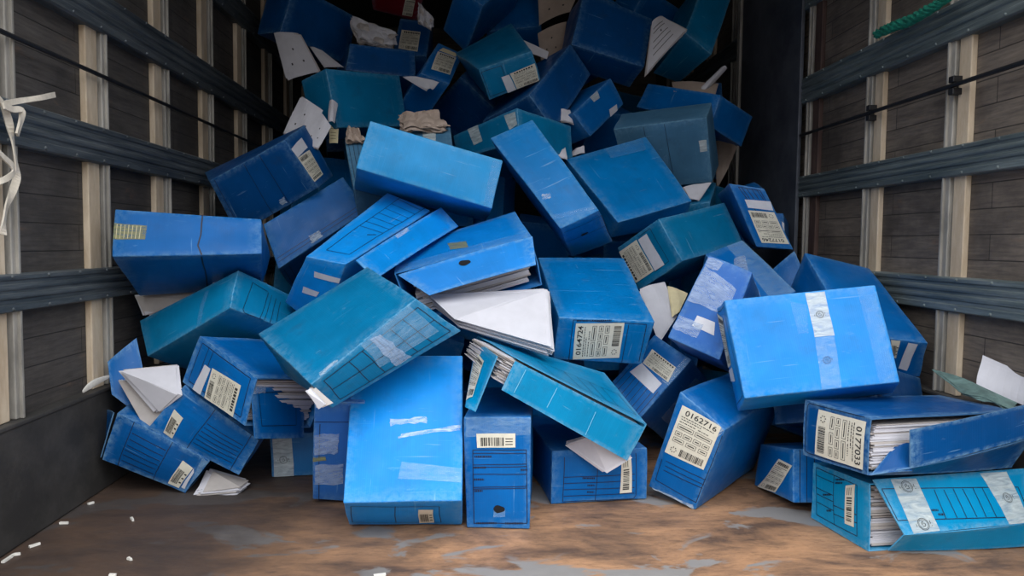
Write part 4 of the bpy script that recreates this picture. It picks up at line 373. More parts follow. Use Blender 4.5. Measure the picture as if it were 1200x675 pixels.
def prect(bm, pt, x0, y0, x1, y1, off, mat):
    L = (pt.p(x1, y0, off)-pt.p(x0, y0, off)).length; n = max(1, int(L/.02))
    quadgrid(bm, lambda a, b: pt.p(x0+(x1-x0)*a, y0+(y1-y0)*b, off), n, max(1, int((pt.p(x0, y1, off)-pt.p(x0, y0, off)).length/.02)), mat)
def text_mesh(t):
    cu = bpy.data.curves.new('number', 'FONT'); cu.body = t; cu.offset = .012; cu.resolution_u = 3
    o = bpy.data.objects.new('number', cu); COL.objects.link(o)
    dg = bpy.context.evaluated_depsgraph_get(); me = bpy.data.meshes.new_from_object(o.evaluated_get(dg))
    vs = [tuple(v.co) for v in me.vertices]; fs = [tuple(p.vertices) for p in me.polygons]
    bpy.data.objects.remove(o); bpy.data.curves.remove(cu); bpy.data.meshes.remove(me)
    x0 = min(v[0] for v in vs); x1 = max(v[0] for v in vs); y0 = min(v[1] for v in vs); y1 = max(v[1] for v in vs)
    return [((v[0]-x0)/(x1-x0), (v[1]-y0)/(y1-y0)) for v in vs], fs
def ptext(bm, pt, t, x0, y0, x1, y1, off, mat):
    vs, fs = text_mesh(t)
    bv = [bm.verts.new(pt.p(x0+(x1-x0)*a, y0+(y1-y0)*b, off)) for a, b in vs]
    for f in fs:
        try: bm.faces.new([bv[i] for i in f]).material_index = mat
        except ValueError: pass
def sticker(srf, f, qd, kind, txt, parent, rnd):
    bm = bmesh.new(); pt = Patch(srf, f, qd); O, I = .0012, .0018
    quadgrid(bm, lambda a, b: pt.p(a, b, O), 6, 6, 0)
    # ragged lower layer rim so that the sticker has an edge
    if kind == 'big':
        if txt: ptext(bm, pt, txt, .14, .84, .93, .95, I, 1)
        else:
            x = .14
            while x < .9:
                w = rnd.uniform(.05, .08); prect(bm, pt, x, .85, x+w, .94, I, 1); x += w+.03
        for y, a, e in ((.79, .08, .9), (.745, .1, .62), (.69, .08, .5), (.69, .55, .8)):
            x = a
            while x < e:
                w = rnd.uniform(.02, .07); prect(bm, pt, x, y, min(x+w, e), y+.016, I, 1); x += w+.018
        for (x0, y0, x1, y1) in ((.08, .56, .48, .65), (.52, .56, .93, .65), (.08, .42, .25, .51), (.29, .42, .5, .51), (.54, .42, .72, .51), (.76, .42, .93, .51), (.08, .29, .36, .38), (.42, .29, .66, .38), (.72, .29, .93, .38)):
            for l in ((x0, y0, x1, y0+.008), (x0, y1-.008, x1, y1), (x0, y0, x0+.01, y1), (x1-.01, y0, x1, y1)): prect(bm, pt, *l, I, 1)
            prect(bm, pt, x0+.04, y0+.035, x1-.04, y0+.055, I, 1)
        x = .36
        while x < .93:
            w = rnd.choice((.008, .012, .022)); prect(bm, pt, x, .05, x+w, .2, I, 1); x += w+rnd.choice((.008, .012, .018))
        for k in range(7):
            a = k*6.283/7; prect(bm, pt, .19+.07*math.cos(a)-.012, .13+.05*math.sin(a)-.012, .19+.07*math.cos(a)+.012, .13+.05*math.sin(a)+.012, I, 1)
    elif kind in ('bar', 'barv'):
        k = .1
        while k < .66:
            w = rnd.choice((.012, .02, .035))
            prect(bm, pt, *((k, .12, k+w, .72) if kind == 'bar' else (.2, k, .75, k+w)), I, 1); k += w+rnd.choice((.012, .02, .03))
        for y in (.2, .4, .6): prect(bm, pt, *((.74, y, .93, y+.06) if kind == 'bar' else (y, .74, y+.06, .93)), I, 1)
    return link('label', bm, [M_blank if kind == 'blank' else M_cream if kind == 'cream' else M_label, M_print], parent)
def seal(bm, pt, x, y, size, rnd, off, mat):
    ex = (pt.p(min(x+.1, 1), y, 0)-pt.p(x-.1, y, 0)).length/.2; ey = (pt.p(x, min(y+.1, 1), 0)-pt.p(x, y-.1, 0)).length/.2
    def arc(r, a0, a1, w):
        n = max(3, int(14*(a1-a0)/6.28)); pv = None
        for i in range(n+1):
            a = a0+(a1-a0)*i/n
            c = [bm.verts.new(pt.p(x+rr*math.cos(a)/ex, y+rr*math.sin(a)/ey, off)) for rr in (r-w/2, r+w/2)]
            if pv: bm.faces.new((pv[0], pv[1], c[1], c[0])).material_index = mat
            pv = c
    arc(size, 0, 6.283, size*.09); arc(size*.8, 0, 6.283, size*.06)
    for (a, b, w_, h_) in ((-.25, .1, .12, .5), (.05, .2, .1, .35), (.3, -.05, .12, .5), (0, -.35, .5, .1), (-.05, .45, .3, .1), (1.35, .2, .12, .5), (1.45, -.4, .2, .1), (-1.35, -.1, .1, .4)):
        x0, y0 = x+(a-w_/2)*size/ex, y+(b-h_/2)*size/ey
        if min(x0, y0) > .01 and max(x0+w_*size/ex, y0+h_*size/ey) < .99: prect(bm, pt, x0, y0, x0+w_*size/ex, y0+h_*size/ey, off, mat)
def tape(srf, f, qd, kind, seals, parent, rnd):
    bm = bmesh.new(); uvl = bm.loops.layers.uv.new('UVMap'); pt = Patch(srf, f, qd)
    jit = {}
    def fn(a, b):
        u, v = pt.st(a, b); k = .003 if kind in ('crumple', 'scuff') else .0006
        if a in (0, 1) or b in (0, 1): u += rnd.uniform(-k, k)*3; v += rnd.uniform(-k, k)*3
        return srf.surf(f, u, v, .0009 + (rnd.uniform(0, .0016) if kind == 'crumple' else 0))
    sx = (pt.p(1, 0, 0)-pt.p(0, 0, 0)).length; sy = (pt.p(0, 1, 0)-pt.p(0, 0, 0)).length
    quadgrid(bm, fn, 6, 6, 0, uvl, (sx*12, sy*12), (rnd.uniform(0, 9), rnd.uniform(0, 9)))
    for (x, y) in seals: seal(bm, pt, x, y, min(sx, sy)*.2, rnd, .0014, 1)
    if kind == 'yellow' and sx > .06:
        for k in range(7): prect(bm, pt, .08+k*.12, .05, .1+k*.12, .95, .0013, 2)
    return link('tape_scrape' if kind == 'scuff' else 'tape_strip', bm, [M_tape[kind], M_print, M_cream], parent)

def axis_pts(d, r, n=10):
    return [0, .25*r/d, .6*r/d, r/d] + [r/d+(1-2*r/d)*i/n for i in range(1, n)] + [1-r/d, 1-.6*r/d, 1-.25*r/d, 1]
def closed_carton(bm, V, r, uvl, wl, rnd):
    d = V.d; AX = [axis_pts(d[i], r) for i in range(3)]
    cache = {}
    def vert(c):
        key = tuple(round(x, 6) for x in c)
        if key not in cache:
            m = [c[i]*d[i] for i in range(3)]; q = [min(max(m[i], r), d[i]-r) for i in range(3)]
            df = Vector([m[i]-q[i] for i in range(3)])
            if df.length > 1e-9:
                df = df.normalized()*min(r, df.length); m = [q[i]+df[i] for i in range(3)]
            v = bm.verts.new(V.pos(*[m[i]/d[i] for i in range(3)]))
            ds = sorted(min(c[i], 1-c[i])*d[i] for i in range(3))
            v[wl] = max(0., 1-ds[1]/.007)
            cache[key] = v
        return cache[key]
    for f, (o, e, h) in FACES.items():
        i0 = [i for i in range(3) if e[i]][0]; i1 = [i for i in range(3) if h[i]][0]
        A, Bq = AX[i0], AX[i1]; su, sv = V.fsize(f); ou, ov = rnd.uniform(0, 20), rnd.uniform(0, 20)
        for i in range(len(A)-1):
            for j in range(len(Bq)-1):
                cs = [(A[i], Bq[j]), (A[i+1], Bq[j]), (A[i+1], Bq[j+1]), (A[i], Bq[j+1])]
                fc = bm.faces.new([vert(V.fc(f, *c)) for c in cs])
                for lp, c in zip(fc.loops, cs): lp[uvl].uv = (c[0]*su+ou, c[1]*sv+ov)
def panel(bm, srf, f, th, uvl, wl, rnd, torn=0, ns=10, nt=8, su=None):
    """one sheet of fluted board with real thickness, worn ends"""
    a, b = srf.fsize(f); ou, ov = rnd.uniform(0, 20), rnd.uniform(0, 20); js = {}
    def J(i, j):
        if not torn: return (0, 0)
        if (i, j) not in js: js[i, j] = (rnd.uniform(-torn, torn) if i in (0, 1) else 0, rnd.uniform(-torn, torn) if j in (0, 1) else 0)
        return js[i, j]
    def fo(off):
        def fn(u, v):
            x = J(round(u, 4) if u in (0, 1) else .5, round(v, 4) if v in (0, 1) else .5) if 0 else (0, 0)
            return srf.surf(f, u, v, off)
        return fn
    v0, f0 = quadgrid(bm, fo(0), ns, nt, 0, uvl, (a, b), (ou, ov))
    v1, f1 = quadgrid(bm, fo(-th), ns, nt, 0, uvl, (a, b), (ou, ov), flip=True)
    for vv in (v0, v1):
        for j, row in enumerate(vv):
            for i, v in enumerate(row): v[wl] = 1. if i in (0, ns) or j in (0, nt) else 0.
    ring = [(0, i) for i in range(ns+1)]+[(j, ns) for j in range(1, nt+1)]+[(nt, i) for i in range(ns-1, -1, -1)]+[(j, 0) for j in range(nt-1, 0, -1)]
    for k in range(len(ring)):
        (j, i), (j2, i2) = ring[k], ring[(k+1) % len(ring)]
        fc = bm.faces.new((v0[j][i], v1[j][i], v1[j2][i2], v0[j2][i2]))
        for lp in fc.loops: lp[uvl].uv = (ou, ov)
def slab(bm, c8, mat):
    v = [bm.verts.new(c) for c in c8]
    for q in ((0, 1, 2, 3), (7, 6, 5, 4), (0, 4, 5, 1), (1, 5, 6, 2), (2, 6, 7, 3), (3, 7, 4, 0)):
        bm.faces.new([v[i] for i in q]).material_index = mat
def paper_in_box(V, spec, parent, rnd):
    a0, a1, b0, b1, c0, c1, ax, n = spec; n *= 2
    lo, hi = [a0, b0, c0], [a1, b1, c1]; k = 'abc'.index(ax); o2 = [i for i in range(3) if i != k]
    bm = bmesh.new(); h = (hi[k]-lo[k])/n
    for i in range(n):
        l, u = lo[:], hi[:]
        l[k] = lo[k]+h*i; u[k] = l[k]+h*.86
        for q in o2:
            l[q] += rnd.uniform(-.006, .02)+rnd.choice((0, 0, .02)); u[q] -= rnd.uniform(-.006, .02)+rnd.choice((0, 0, .02))
        cs = []
        for cc in (0, 1):
            for (aa, bb) in ((0, 0), (1, 0), (1, 1), (0, 1)):
                p = [(l, u)[aa][0], (l, u)[bb][1], (l, u)[cc][2]]
                p[k] += rnd.uniform(-.25, .25)*h
                cs.append(V.pos(*p))
        slab(bm, [cs[0], cs[3], cs[2], cs[1], cs[4], cs[7], cs[6], cs[5]], rnd.choice((0, 0, 1)))
    bmesh.ops.recalc_face_normals(bm, faces=bm.faces)
    return link('paper_stack', bm, [M_paper, M_paper2], parent)
def paper_pile(q, th, n, base, parent, rnd):
    """loose sheaf: top face quad, thickness downwards along its normal"""
    Q = Quad(q, base, 0.0); bm = bmesh.new(); n = int(n*1.6)
    for i in range(n):
        z0 = -th*i/n; jv = Vector((rnd.uniform(-.01, .01), rnd.uniform(-.01, .01), 0)); j = [jv+Vector((rnd.uniform(-.005, .005), rnd.uniform(-.005, .005), rnd.uniform(-.0015, .0015))) for _ in range(4)]
        t = [Q.q[m]+j[m]+Q.n*z0 for m in range(4)]; tb = [p-Q.n*th/n*.8 for p in t]
        if i == 0:
            ctr = sum(t, Vector())/4
        slab(bm, tb+t, rnd.choice((0, 0, 0, 1)) if i else 0)
    bmesh.ops.recalc_face_normals(bm, faces=bm.faces)
    return link('loose_papers', bm, [M_paper, M_paper2], parent)
def hole(srf, f, c, rx, ry, parent):  # flat dark disc painting the shade inside an opening; the board is not cut
    bm = bmesh.new(); a, b = srf.fsize(f)
    cv = bm.verts.new(srf.surf(f, c[0], c[1], .0011)); rg = []
    for i in range(20):
        t = i*6.2832/20; rg.append(bm.verts.new(srf.surf(f, c[0]+rx*math.cos(t)/a, c[1]+ry*math.sin(t)*(1+.15*math.cos(3*t))/b, .0011)))
    for i in range(20): bm.faces.new((cv, rg[i], rg[(i+1) % 20]))
    return link('finger_hole_shade', bm, [M_hole], parent)

GROUP = 'blue archive boxes heaped in the truck'
def make_box(b):
    rnd = random.Random(b['n']); cs = [Vector(v) for v in b['c']]
    base = sum(cs, Vector())/8; base.z = min(v.z for v in cs)
    root = empty('archive_box', base); tag(root, b['lab'], 'box', 'boxes buried in the heap' if b.get('fill') else GROUP)
    V = Vol(b, base, rnd); mat = M[b['col']]
    bm = bmesh.new(); uvl = bm.loops.layers.uv.new('UVMap'); wl = bm.verts.layers.float.new('wear')
    op = b.get('open')
    if not op: closed_carton(bm, V, b.get('round', .0035), uvl, wl, rnd)
    else:
        for f in FACES:
            if f not in op: panel(bm, V, f, .003, uvl, wl, rnd)
    for f, ls, ws, w in b.get('pr', []):
        for l in ls: strip(bm, V, f, l, w, .0008, 1)
        for l in ws: word(bm, V, f, l, .0008, 1, rnd)
    link('carton', bm, [mat, M_ink], root, smooth=not op)
    for f, qd, kd, tx in b.get('lb', []): sticker(V, f, qd, kd, tx, root, rnd)
    for f, qd, kd, se in b.get('tp', []): tape(V, f, qd, kd, se, root, rnd)
    for f, c, rx, ry in b.get('ho', []): hole(V, f, c, rx, ry, root)
    for sp in b.get('papers', []): paper_in_box(V, sp, root, rnd)
    for q, th, n in b.get('pf', []): paper_pile(q, th, n, base, root, rnd)
    for g in b.get('fl', []):
        Q = Quad(g['q'], base); bm = bmesh.new(); uvl = bm.loops.layers.uv.new('UVMap'); wl = bm.verts.layers.float.new('wear')
        panel(bm, Q, 'F', .003, uvl, wl, rnd)
        if 'pr' in g:
            for l in g['pr'][0]: strip(bm, Q, 'F', l, .0016, .0008, 2 if g['pr'][2] else 1)
            for l in g['pr'][1]: word(bm, Q, 'F', l, .0008, 1, rnd)
        fo = link(g['n'], bm, [mat, M_ink, M_lightline], root)
        for qd, kd, se in g.get('tp', []): tape(Q, 'F', qd, kd, se, fo, rnd)
        for qd, kd, tx in g.get('lb', []): sticker(Q, 'F', qd, kd, tx, fo, rnd)
        if 'ho' in g: hole(Q, 'F', *g['ho'], fo)
    return root
for b in BOXES: make_box(b)

PM = dict(paper=M_paper, cream=M_cream, brown=M_brown, folder=M_folder)
for lab, q, mt, curl, nl, extra in LOOSE:
    rnd = random.Random(lab); base = Vector((sum(v[0] for v in q)/4, sum(v[1] for v in q)/4, min(v[2] for v in q)))
    bm = bmesh.new(); Q = Quad(q, base, 0)
    ph = rnd.uniform(0, 6)
    for k in range(nl):
        dz = -.0022*k; jx, jy = (rnd.uniform(-.06, .06), rnd.uniform(-.06, .06)) if k else (0, 0)
        def fn(u, v, off=0, dz=dz, jx=jx, jy=jy, k=k):
            if extra == 'crumple': u += .05*math.sin(7*v+k); v += .07*math.sin(9*u+2*k)
            w = (.012*math.sin(8*u+3*k)*math.sin(6*v+5*k) if extra == 'crumple' else 0)+curl*(4*u*(1-u)*.6+math.sin(3*v+ph)*.25) + (.0012*math.sin(9*u+5*v+k) if nl > 1 else 0)
            if extra == 'torn' and (u > .98 or v < .02): v += .06*math.sin(u*40+k)
            return Q.surf('F', u+jx, v+jy, w+dz+off)
        v0, f0 = quadgrid(bm, fn, 8, 8, 0 if k % 3 < 2 else 1)
        v1, f1 = quadgrid(bm, lambda u, v: fn(u, v, -.0009), 8, 8, 0 if k % 3 < 2 else 1, flip=True)
        ring = [(0, i) for i in range(9)]+[(j, 8) for j in range(1, 9)]+[(8, i) for i in range(7, -1, -1)]+[(j, 0) for j in range(7, 0, -1)]
        for m in range(len(ring)):
            (j, i), (j2, i2) = ring[m], ring[(m+1) % len(ring)]
            bm.faces.new((v0[j][i], v1[j][i], v1[j2][i2], v0[j2][i2]))
        if k == 0:
            spots = {'dots': [(.3, .3), (.7, .32), (.5, .62)], 'stamp': [(.5, .6)]}.get(extra, [])
            for (x, y) in spots:
                quadgrid(bm, lambda u, v: fn(x+(u-.5)*.05, y+(v-.5)*.05, .0012), 2, 2, 2)
            if extra in ('lines', 'stamp'):
                for t in (.2, .35, .5, .7, .8): quadgrid(bm, lambda u, v: fn(.15+.6*u, t+v*.02, .0012), 6, 1, 2)
    o = link('torn_folder' if mt == 'folder' else 'paper_sheet' if nl == 1 else 'paper_bundle', bm, [PM[mt], M_paper2 if mt == 'paper' else PM[mt], M_print], None, base, smooth=False)
    tag(o, lab, 'folder' if mt == 'folder' else 'paper', 'loose papers in the heap')

# ------------------------------------------------------------------ the truck body
def box_bm(bm, lo, hi, bev=0, mat=0):
    r = bmesh.ops.create_cube(bm, size=1)
    for v in r['verts']:
        v.co = Vector([(lo[i]+hi[i])/2+v.co[i]*(hi[i]-lo[i]) for i in range(3)])
    es = {e for v in r['verts'] for e in v.link_edges}
    if bev: bmesh.ops.bevel(bm, geom=list(es), offset=bev, segments=2, affect='EDGES', profile=.5)
def struct(name, bm, mats, smooth=False):
    o = link(name, bm, mats, smooth=smooth); o['kind'] = 'structure'; return o
TN = [0]
def trim(bm, mats):
    TN[0] += 1; return struct('trim_%d' % TN[0], bm, mats)

def plank_mat(name, axis, light, dark, ph):
    n = NT(name); co = n.n('ShaderNodeTexCoord').outputs['Object']
    sw = n.n('ShaderNodeSeparateXYZ'); n.l(co, sw.inputs[0])
    cb = n.n('ShaderNodeCombineXYZ'); n.l(sw.outputs[1 if axis == 'x' else 0], cb.inputs[0]); n.l(sw.outputs[2], cb.inputs[1])
    v = cb.outputs[0]
    br = n.n('ShaderNodeTexBrick'); n.l(n.mapv(v, (1, 1, 1), loc=(ph, .02, 0)), br.inputs['Vector'])
    br.inputs['Color1'].default_value = (.3, .3, .3, 1); br.inputs['Color2'].default_value = (.75, .75, .75, 1); br.inputs['Mortar'].default_value = (0, 0, 0, 1)
    br.inputs['Scale'].default_value = 1; br.inputs['Brick Width'].default_value = .42; br.inputs['Row Height'].default_value = .062
    br.inputs['Mortar Size'].default_value = .0016; br.inputs['Mortar Smooth'].default_value = .3; br.offset = .37
    gr = n.noise(n.mapv(v, (4, 42, 1)), 2.5, 6, .7)
    big = n.noise(v, 3.3, 5, .65)
    base = n.mix(n.ramp(gr, [(.3, 0.0), (.72, 1.0)]), s2l(dark), s2l(light))
    base = n.mix(.35, base, br.outputs['Color'], 'OVERLAY')
    base = n.mix(n.math('MULTIPLY', n.ramp(big, [(.46, 0.0), (.66, 1.0)]), .6), base, s2l((42, 38, 36)))
    rs = n.noise(n.mapv(v, (2, 6, 1), loc=(3, 1, 0)), 3, 6, .7)
    base = n.mix(n.math('MULTIPLY', n.ramp(rs, [(.6, 0.0), (.72, 1.0)]), .5), base, s2l((122, 92, 70)))
    base = n.mix(n.math('MULTIPLY', br.outputs['Fac'], .6), base, s2l((22, 20, 20)))
    n.base(base); n.rough(.75)
    n.bump(n.math('SUBTRACT', n.math('MULTIPLY', gr, .5), br.outputs['Fac']), .5, .003)
    return n.m
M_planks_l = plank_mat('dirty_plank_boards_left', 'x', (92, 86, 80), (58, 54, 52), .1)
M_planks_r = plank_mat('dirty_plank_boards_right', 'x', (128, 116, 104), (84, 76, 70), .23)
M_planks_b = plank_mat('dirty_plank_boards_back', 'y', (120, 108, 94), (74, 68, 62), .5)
def floor_mat():
    n = NT('worn_steel_floor'); co = n.n('ShaderNodeTexCoord').outputs['Object']
    a = n.noise(n.mapv(co, (1.3, 2.6, 1)), 3.2, 8, .68, .4)
    col = n.mix(n.ramp(a, [(.36, 0.0), (.62, 1.0)]), s2l((96, 74, 60)), s2l((178, 134, 98)))
    f = n.noise(n.mapv(co, (3, 9, 1)), 6, 8, .75)
    col = n.mix(n.math('MULTIPLY', n.ramp(f, [(.5, 0.0), (.68, 1.0)]), .55), col, s2l((64, 50, 44)))
    g = n.noise(n.mapv(co, (1.6, 2.4, 1), loc=(2.3, .4, 0)), 2.6, 5, .55, .6)
    col = n.mix(n.ramp(g, [(.545, 0.0), (.58, 1.0)]), col, n.mix(f, s2l((122, 116, 112)), s2l((150, 146, 142))))
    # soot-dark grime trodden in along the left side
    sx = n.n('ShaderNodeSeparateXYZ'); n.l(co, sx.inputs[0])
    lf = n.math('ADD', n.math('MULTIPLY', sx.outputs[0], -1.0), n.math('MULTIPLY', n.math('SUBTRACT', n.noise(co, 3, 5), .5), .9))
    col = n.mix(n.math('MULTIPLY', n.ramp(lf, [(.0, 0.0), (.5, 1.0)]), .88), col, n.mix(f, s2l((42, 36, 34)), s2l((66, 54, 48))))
    n.base(col); n.rough(n.ramp(f, [(.3, .5), (.7, .75)])); n.bump(f, .25, .003)
    return n.m
def metal_mat(name, a, b, rough=.5, metal=.3, sc=(1, 1, 1)):
    n = NT(name); co = n.mapv(n.n('ShaderNodeTexCoord').outputs['Object'], sc)
    x = n.noise(co, 5, 8, .7); y = n.noise(co, 1.6, 4, .6)
    col = n.mix(n.ramp(x, [(.38, 0.0), (.66, 1.0)]), s2l(a), s2l(b))
    col = n.mix(n.math('MULTIPLY', n.ramp(y, [(.45, 0.0), (.7, 1.0)]), .5), col, tuple(v*.55 for v in s2l(a)[:3])+(1,))
    n.base(col); n.rough(rough); n.b.inputs['Metallic'].default_value = metal; n.bump(x, .3, .002)
    return n.m
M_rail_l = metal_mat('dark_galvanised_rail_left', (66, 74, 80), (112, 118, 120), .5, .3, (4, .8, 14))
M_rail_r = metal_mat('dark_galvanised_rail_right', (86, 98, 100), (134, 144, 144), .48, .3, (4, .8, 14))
M_kick = metal_mat('scraped_kick_plate', (52, 50, 48), (82, 78, 74), .65, .1, (1, 1.4, 1.6))
M_batten = metal_mat('raw_timber_batten', (198, 176, 148), (224, 206, 180), .75, 0, (6, 6, 1.5))
M_strip = metal_mat('bare_metal_edge', (138, 134, 126), (184, 178, 168), .5, .15, (4, 4, 1))
M_panel = metal_mat('blackened_panel', (62, 66, 76), (96, 100, 108), .5, .1, (1, 1, 1))
M_redpost = metal_mat('rusty_red_post', (70, 50, 46), (96, 76, 68), .7, 0, (6, 6, 1))
M_rod = metal_mat('dark_steel_rod', (34, 34, 36), (60, 60, 62), .5, .4)
M_roof = simple('grey_roof_sheet', (96, 96, 98), .7, .2, 4)

Y0, Y1, ZC = .95, 5.1, 2.06
XL, XR = -.955, 1.225
bm = bmesh.new(); box_bm(bm, (XL-.05, Y0-.05, -.06), (XR+.05, Y1+.05, 0)); struct('floor', bm, [floor_mat()])
bm = bmesh.new(); box_bm(bm, (XL-.05, Y0+.15, ZC), (XR+.05, Y1+.05, ZC+.04)); struct('ceiling', bm, [M_roof])
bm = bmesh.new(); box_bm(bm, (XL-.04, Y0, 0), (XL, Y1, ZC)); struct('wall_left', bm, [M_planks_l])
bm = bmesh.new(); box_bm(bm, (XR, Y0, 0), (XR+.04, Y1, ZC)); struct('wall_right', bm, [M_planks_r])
bm = bmesh.new(); box_bm(bm, (XL, Y1, 0), (XR, Y1+.04, ZC)); struct('wall_back', bm, [M_planks_b])
for sd, X, sg in (('left', XL, 1), ('right', XR, -1)):
    bm = bmesh.new(); f = X+sg*.03
    box_bm(bm, (min(X, f), Y0, .001), (max(X, f), Y1, .247), .004)
    g = X+sg*.034; box_bm(bm, (min(X, g), Y0, .247), (max(X, g), Y1, .256), .002)
    struct('baseboard_'+sd, bm, [M_kick])
def rail(X, sg, z0, z1, y0, y1, m):
    """pressed-steel cargo rail: three shallow ridges between two lips"""
    h = z1-z0
    prof = [(0, 0), (.026, .0), (.031, .04), (.031, .2), (.027, .23), (.027, .32), (.031, .36), (.032, .42), (.031, .48), (.028, .51), (.028, .56), (.031, .6), (.032, .66), (.031, .72), (.028, .75), (.028, .82), (.031, .86), (.031, .96), (.026, 1), (0, 1)]
    bm = bmesh.new()
    a = [bm.verts.new((X+sg*p, y0, z0+h*q)) for p, q in prof]; b = [bm.verts.new((X+sg*p, y1, z0+h*q)) for p, q in prof]
    n = len(prof)
    for i in range(n):
        bm.faces.new((a[i], a[(i+1) % n], b[(i+1) % n], b[i]))
    bm.faces.new(a); bm.faces.new(b)
    yb = y0+.2
    while yb < y1:                      # rivet heads along both lips
        for zq in (.09, .93):
            r = bmesh.ops.create_uvsphere(bm, u_segments=8, v_segments=5, radius=.004)
            for v in r['verts']: v.co += Vector((X+sg*.031, yb, z0+h*zq))
        yb += .127
    bmesh.ops.recalc_face_normals(bm, faces=bm.faces)
    trim(bm, [m])
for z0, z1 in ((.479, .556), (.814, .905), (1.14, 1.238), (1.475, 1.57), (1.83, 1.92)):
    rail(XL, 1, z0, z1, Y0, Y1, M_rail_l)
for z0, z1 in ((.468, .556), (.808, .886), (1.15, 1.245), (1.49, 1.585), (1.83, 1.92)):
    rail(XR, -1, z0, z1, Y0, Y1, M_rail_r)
def post(X, sg, y, w1, gap, w2, nearer_first=True, mats=None):
    for (a, b, d, m) in ((y, y+w1, .016, mats or M_batten), (y+w1+gap, y+w1+gap+w2, .02, M_strip)):
        bm = bmesh.new(); f = X+sg*d; box_bm(bm, (min(X, f), a, .257), (max(X, f), b, ZC), .0025)
        if m is M_strip:
            f2 = X+sg*.026; box_bm(bm, (min(X, f2), b-.007, .257), (max(X, f2), b, ZC), .001)
        trim(bm, [m])
for k in range(9): post(XL, 1, 1.477-.38+k*.383, .055, .014, .02)
for y in (1.40, 1.79, 2.185): post(XR, -1, y, .046, .01, .024)
for y in (2.60,): post(XR, -1, y, .05, .012, .02, mats=M_redpost)
for y in (3.42, 3.80, 4.2, 4.62): post(XR, -1, y, .05, .012, .03)
# blackened steel panel on the right, with its rolled far edge
bm = bmesh.new(); box_bm(bm, (1.186, 2.715, .257), (1.2, 3.33, ZC), .003); trim(bm, [M_panel])
bm = bmesh.new(); box_bm(bm, (1.176, 3.335, .257), (1.2, 3.352, ZC), .003); box_bm(bm, (1.182, 3.375, .257), (1.2, 3.39, ZC), .003); trim(bm, [M_strip])
def tube(bm, pts, r, seg=8, flat=1., mat=0):
    pts = [Vector(p) for p in pts]; rings = []
    for i, p in enumerate(pts):
        t = (pts[min(i+1, len(pts)-1)]-pts[max(i-1, 0)]).normalized()
        u = t.cross(Vector((0, 0, 1)) if abs(t.z) < .9 else Vector((1, 0, 0))).normalized(); w = t.cross(u)
        rr = r(i/(len(pts)-1)) if callable(r) else r
        rings.append([bm.verts.new(p+u*math.cos(k*6.2832/seg)*rr*flat+w*math.sin(k*6.2832/seg)*rr) for k in range(seg)])
    for a, b in zip(rings, rings[1:]):
        for k in range(seg): bm.faces.new((a[k], a[(k+1) % seg], b[(k+1) % seg], b[k])).material_index = mat
    bm.faces.new(rings[0][::-1]); bm.faces.new(rings[-1])
def smooth_path(P, n=8):
    out = []
    P = [Vector(p) for p in P]
    for i in range(len(P)-1):
        a, b, c, d = P[max(i-1, 0)], P[i], P[i+1], P[min(i+2, len(P)-1)]
        for k in range(n):
            t = k/n; out.append(.5*((2*b)+(c-a)*t+(2*a-5*b+4*c-d)*t*t+(3*b-a-3*c+d)*t**3))
    out.append(P[-1]); return out
# steel rods
bm = bmesh.new(); tube(bm, [(XL+.03, Y0, 1.03), (XL+.03, 3.6, 1.03)], .0055); trim(bm, [M_rod])
bm = bmesh.new(); tube(bm, [(XR-.035, Y0, 1.035), (XR-.035, 2.7, 1.035)], .006)
for y in (1.79, 2.185):
    for z in (1.05, 1.02): box_bm(bm, (XR-.04, y+.03, z-.008), (XR-.012, y+.05, z+.008), .002)
trim(bm, [M_rod])
STRAP=[(-0.895, 1.4419, 0.8981), (-0.895, 1.4709, 0.8784), (-0.895, 1.4897, 0.8397), (-0.895, 1.503, 0.7842), (-0.895, 1.5068, 0.7499), (-0.895, 1.489, 0.7156), (-0.895, 1.4692, 0.6836), (-0.895, 1.4565, 0.6347)]
STRAP2=[(-0.89, 1.4289, 0.7963), (-0.89, 1.458, 0.7808), (-0.89, 1.4832, 0.7675), (-0.89, 1.4852, 0.753), (-0.89, 1.4611, 0.7396), (-0.89, 1.4256, 0.7272)]
STRAP3=[(-0.9, 1.4793, 0.883), (-0.9, 1.5167, 0.8948), (-0.9, 1.5794, 0.9116), (-0.9, 1.6544, 0.9349)]
STRAP4=[(-0.885, 1.4545, 0.8756), (-0.885, 1.4801, 0.8738), (-0.885, 1.5122, 0.8745), (-0.885, 1.4937, 0.8274)]
ROPE=[(1.165, 2.14, 1.241), (1.165, 2.0693, 1.2405), (1.165, 1.9787, 1.2331), (1.165, 1.9036, 1.235), (1.165, 1.8407, 1.2391), (1.165, 1.7886, 1.247)]
STRIP=[(-0.9, 1.738, 0.271), (-0.9, 1.7648, 0.2775), (-0.9, 1.8043, 0.282), (-0.9, 1.8625, 0.2836)]
BITS=[[(-0.9081, 1.4473, 0.004), (-0.9079, 1.4707, 0.004), (-0.9086, 1.4828, 0.004), (-0.8978, 1.4866, 0.004)], [(-0.9007, 1.5199, 0.004), (-0.8884, 1.5368, 0.004)], [(-0.9102, 1.6493, 0.004), (-0.8917, 1.6489, 0.004)], [(-0.7684, 1.677, 0.004), (-0.7576, 1.6613, 0.004)], [(-0.6777, 1.4613, 0.004), (-0.6675, 1.4531, 0.004)], [(-0.1855, 1.3699, 0.004), (-0.164, 1.3765, 0.004)], [(-0.6776, 1.3859, 0.004), (-0.665, 1.3856, 0.004)], [(-0.9095, 1.7673, 0.004), (-0.9015, 1.7787, 0.004)]]
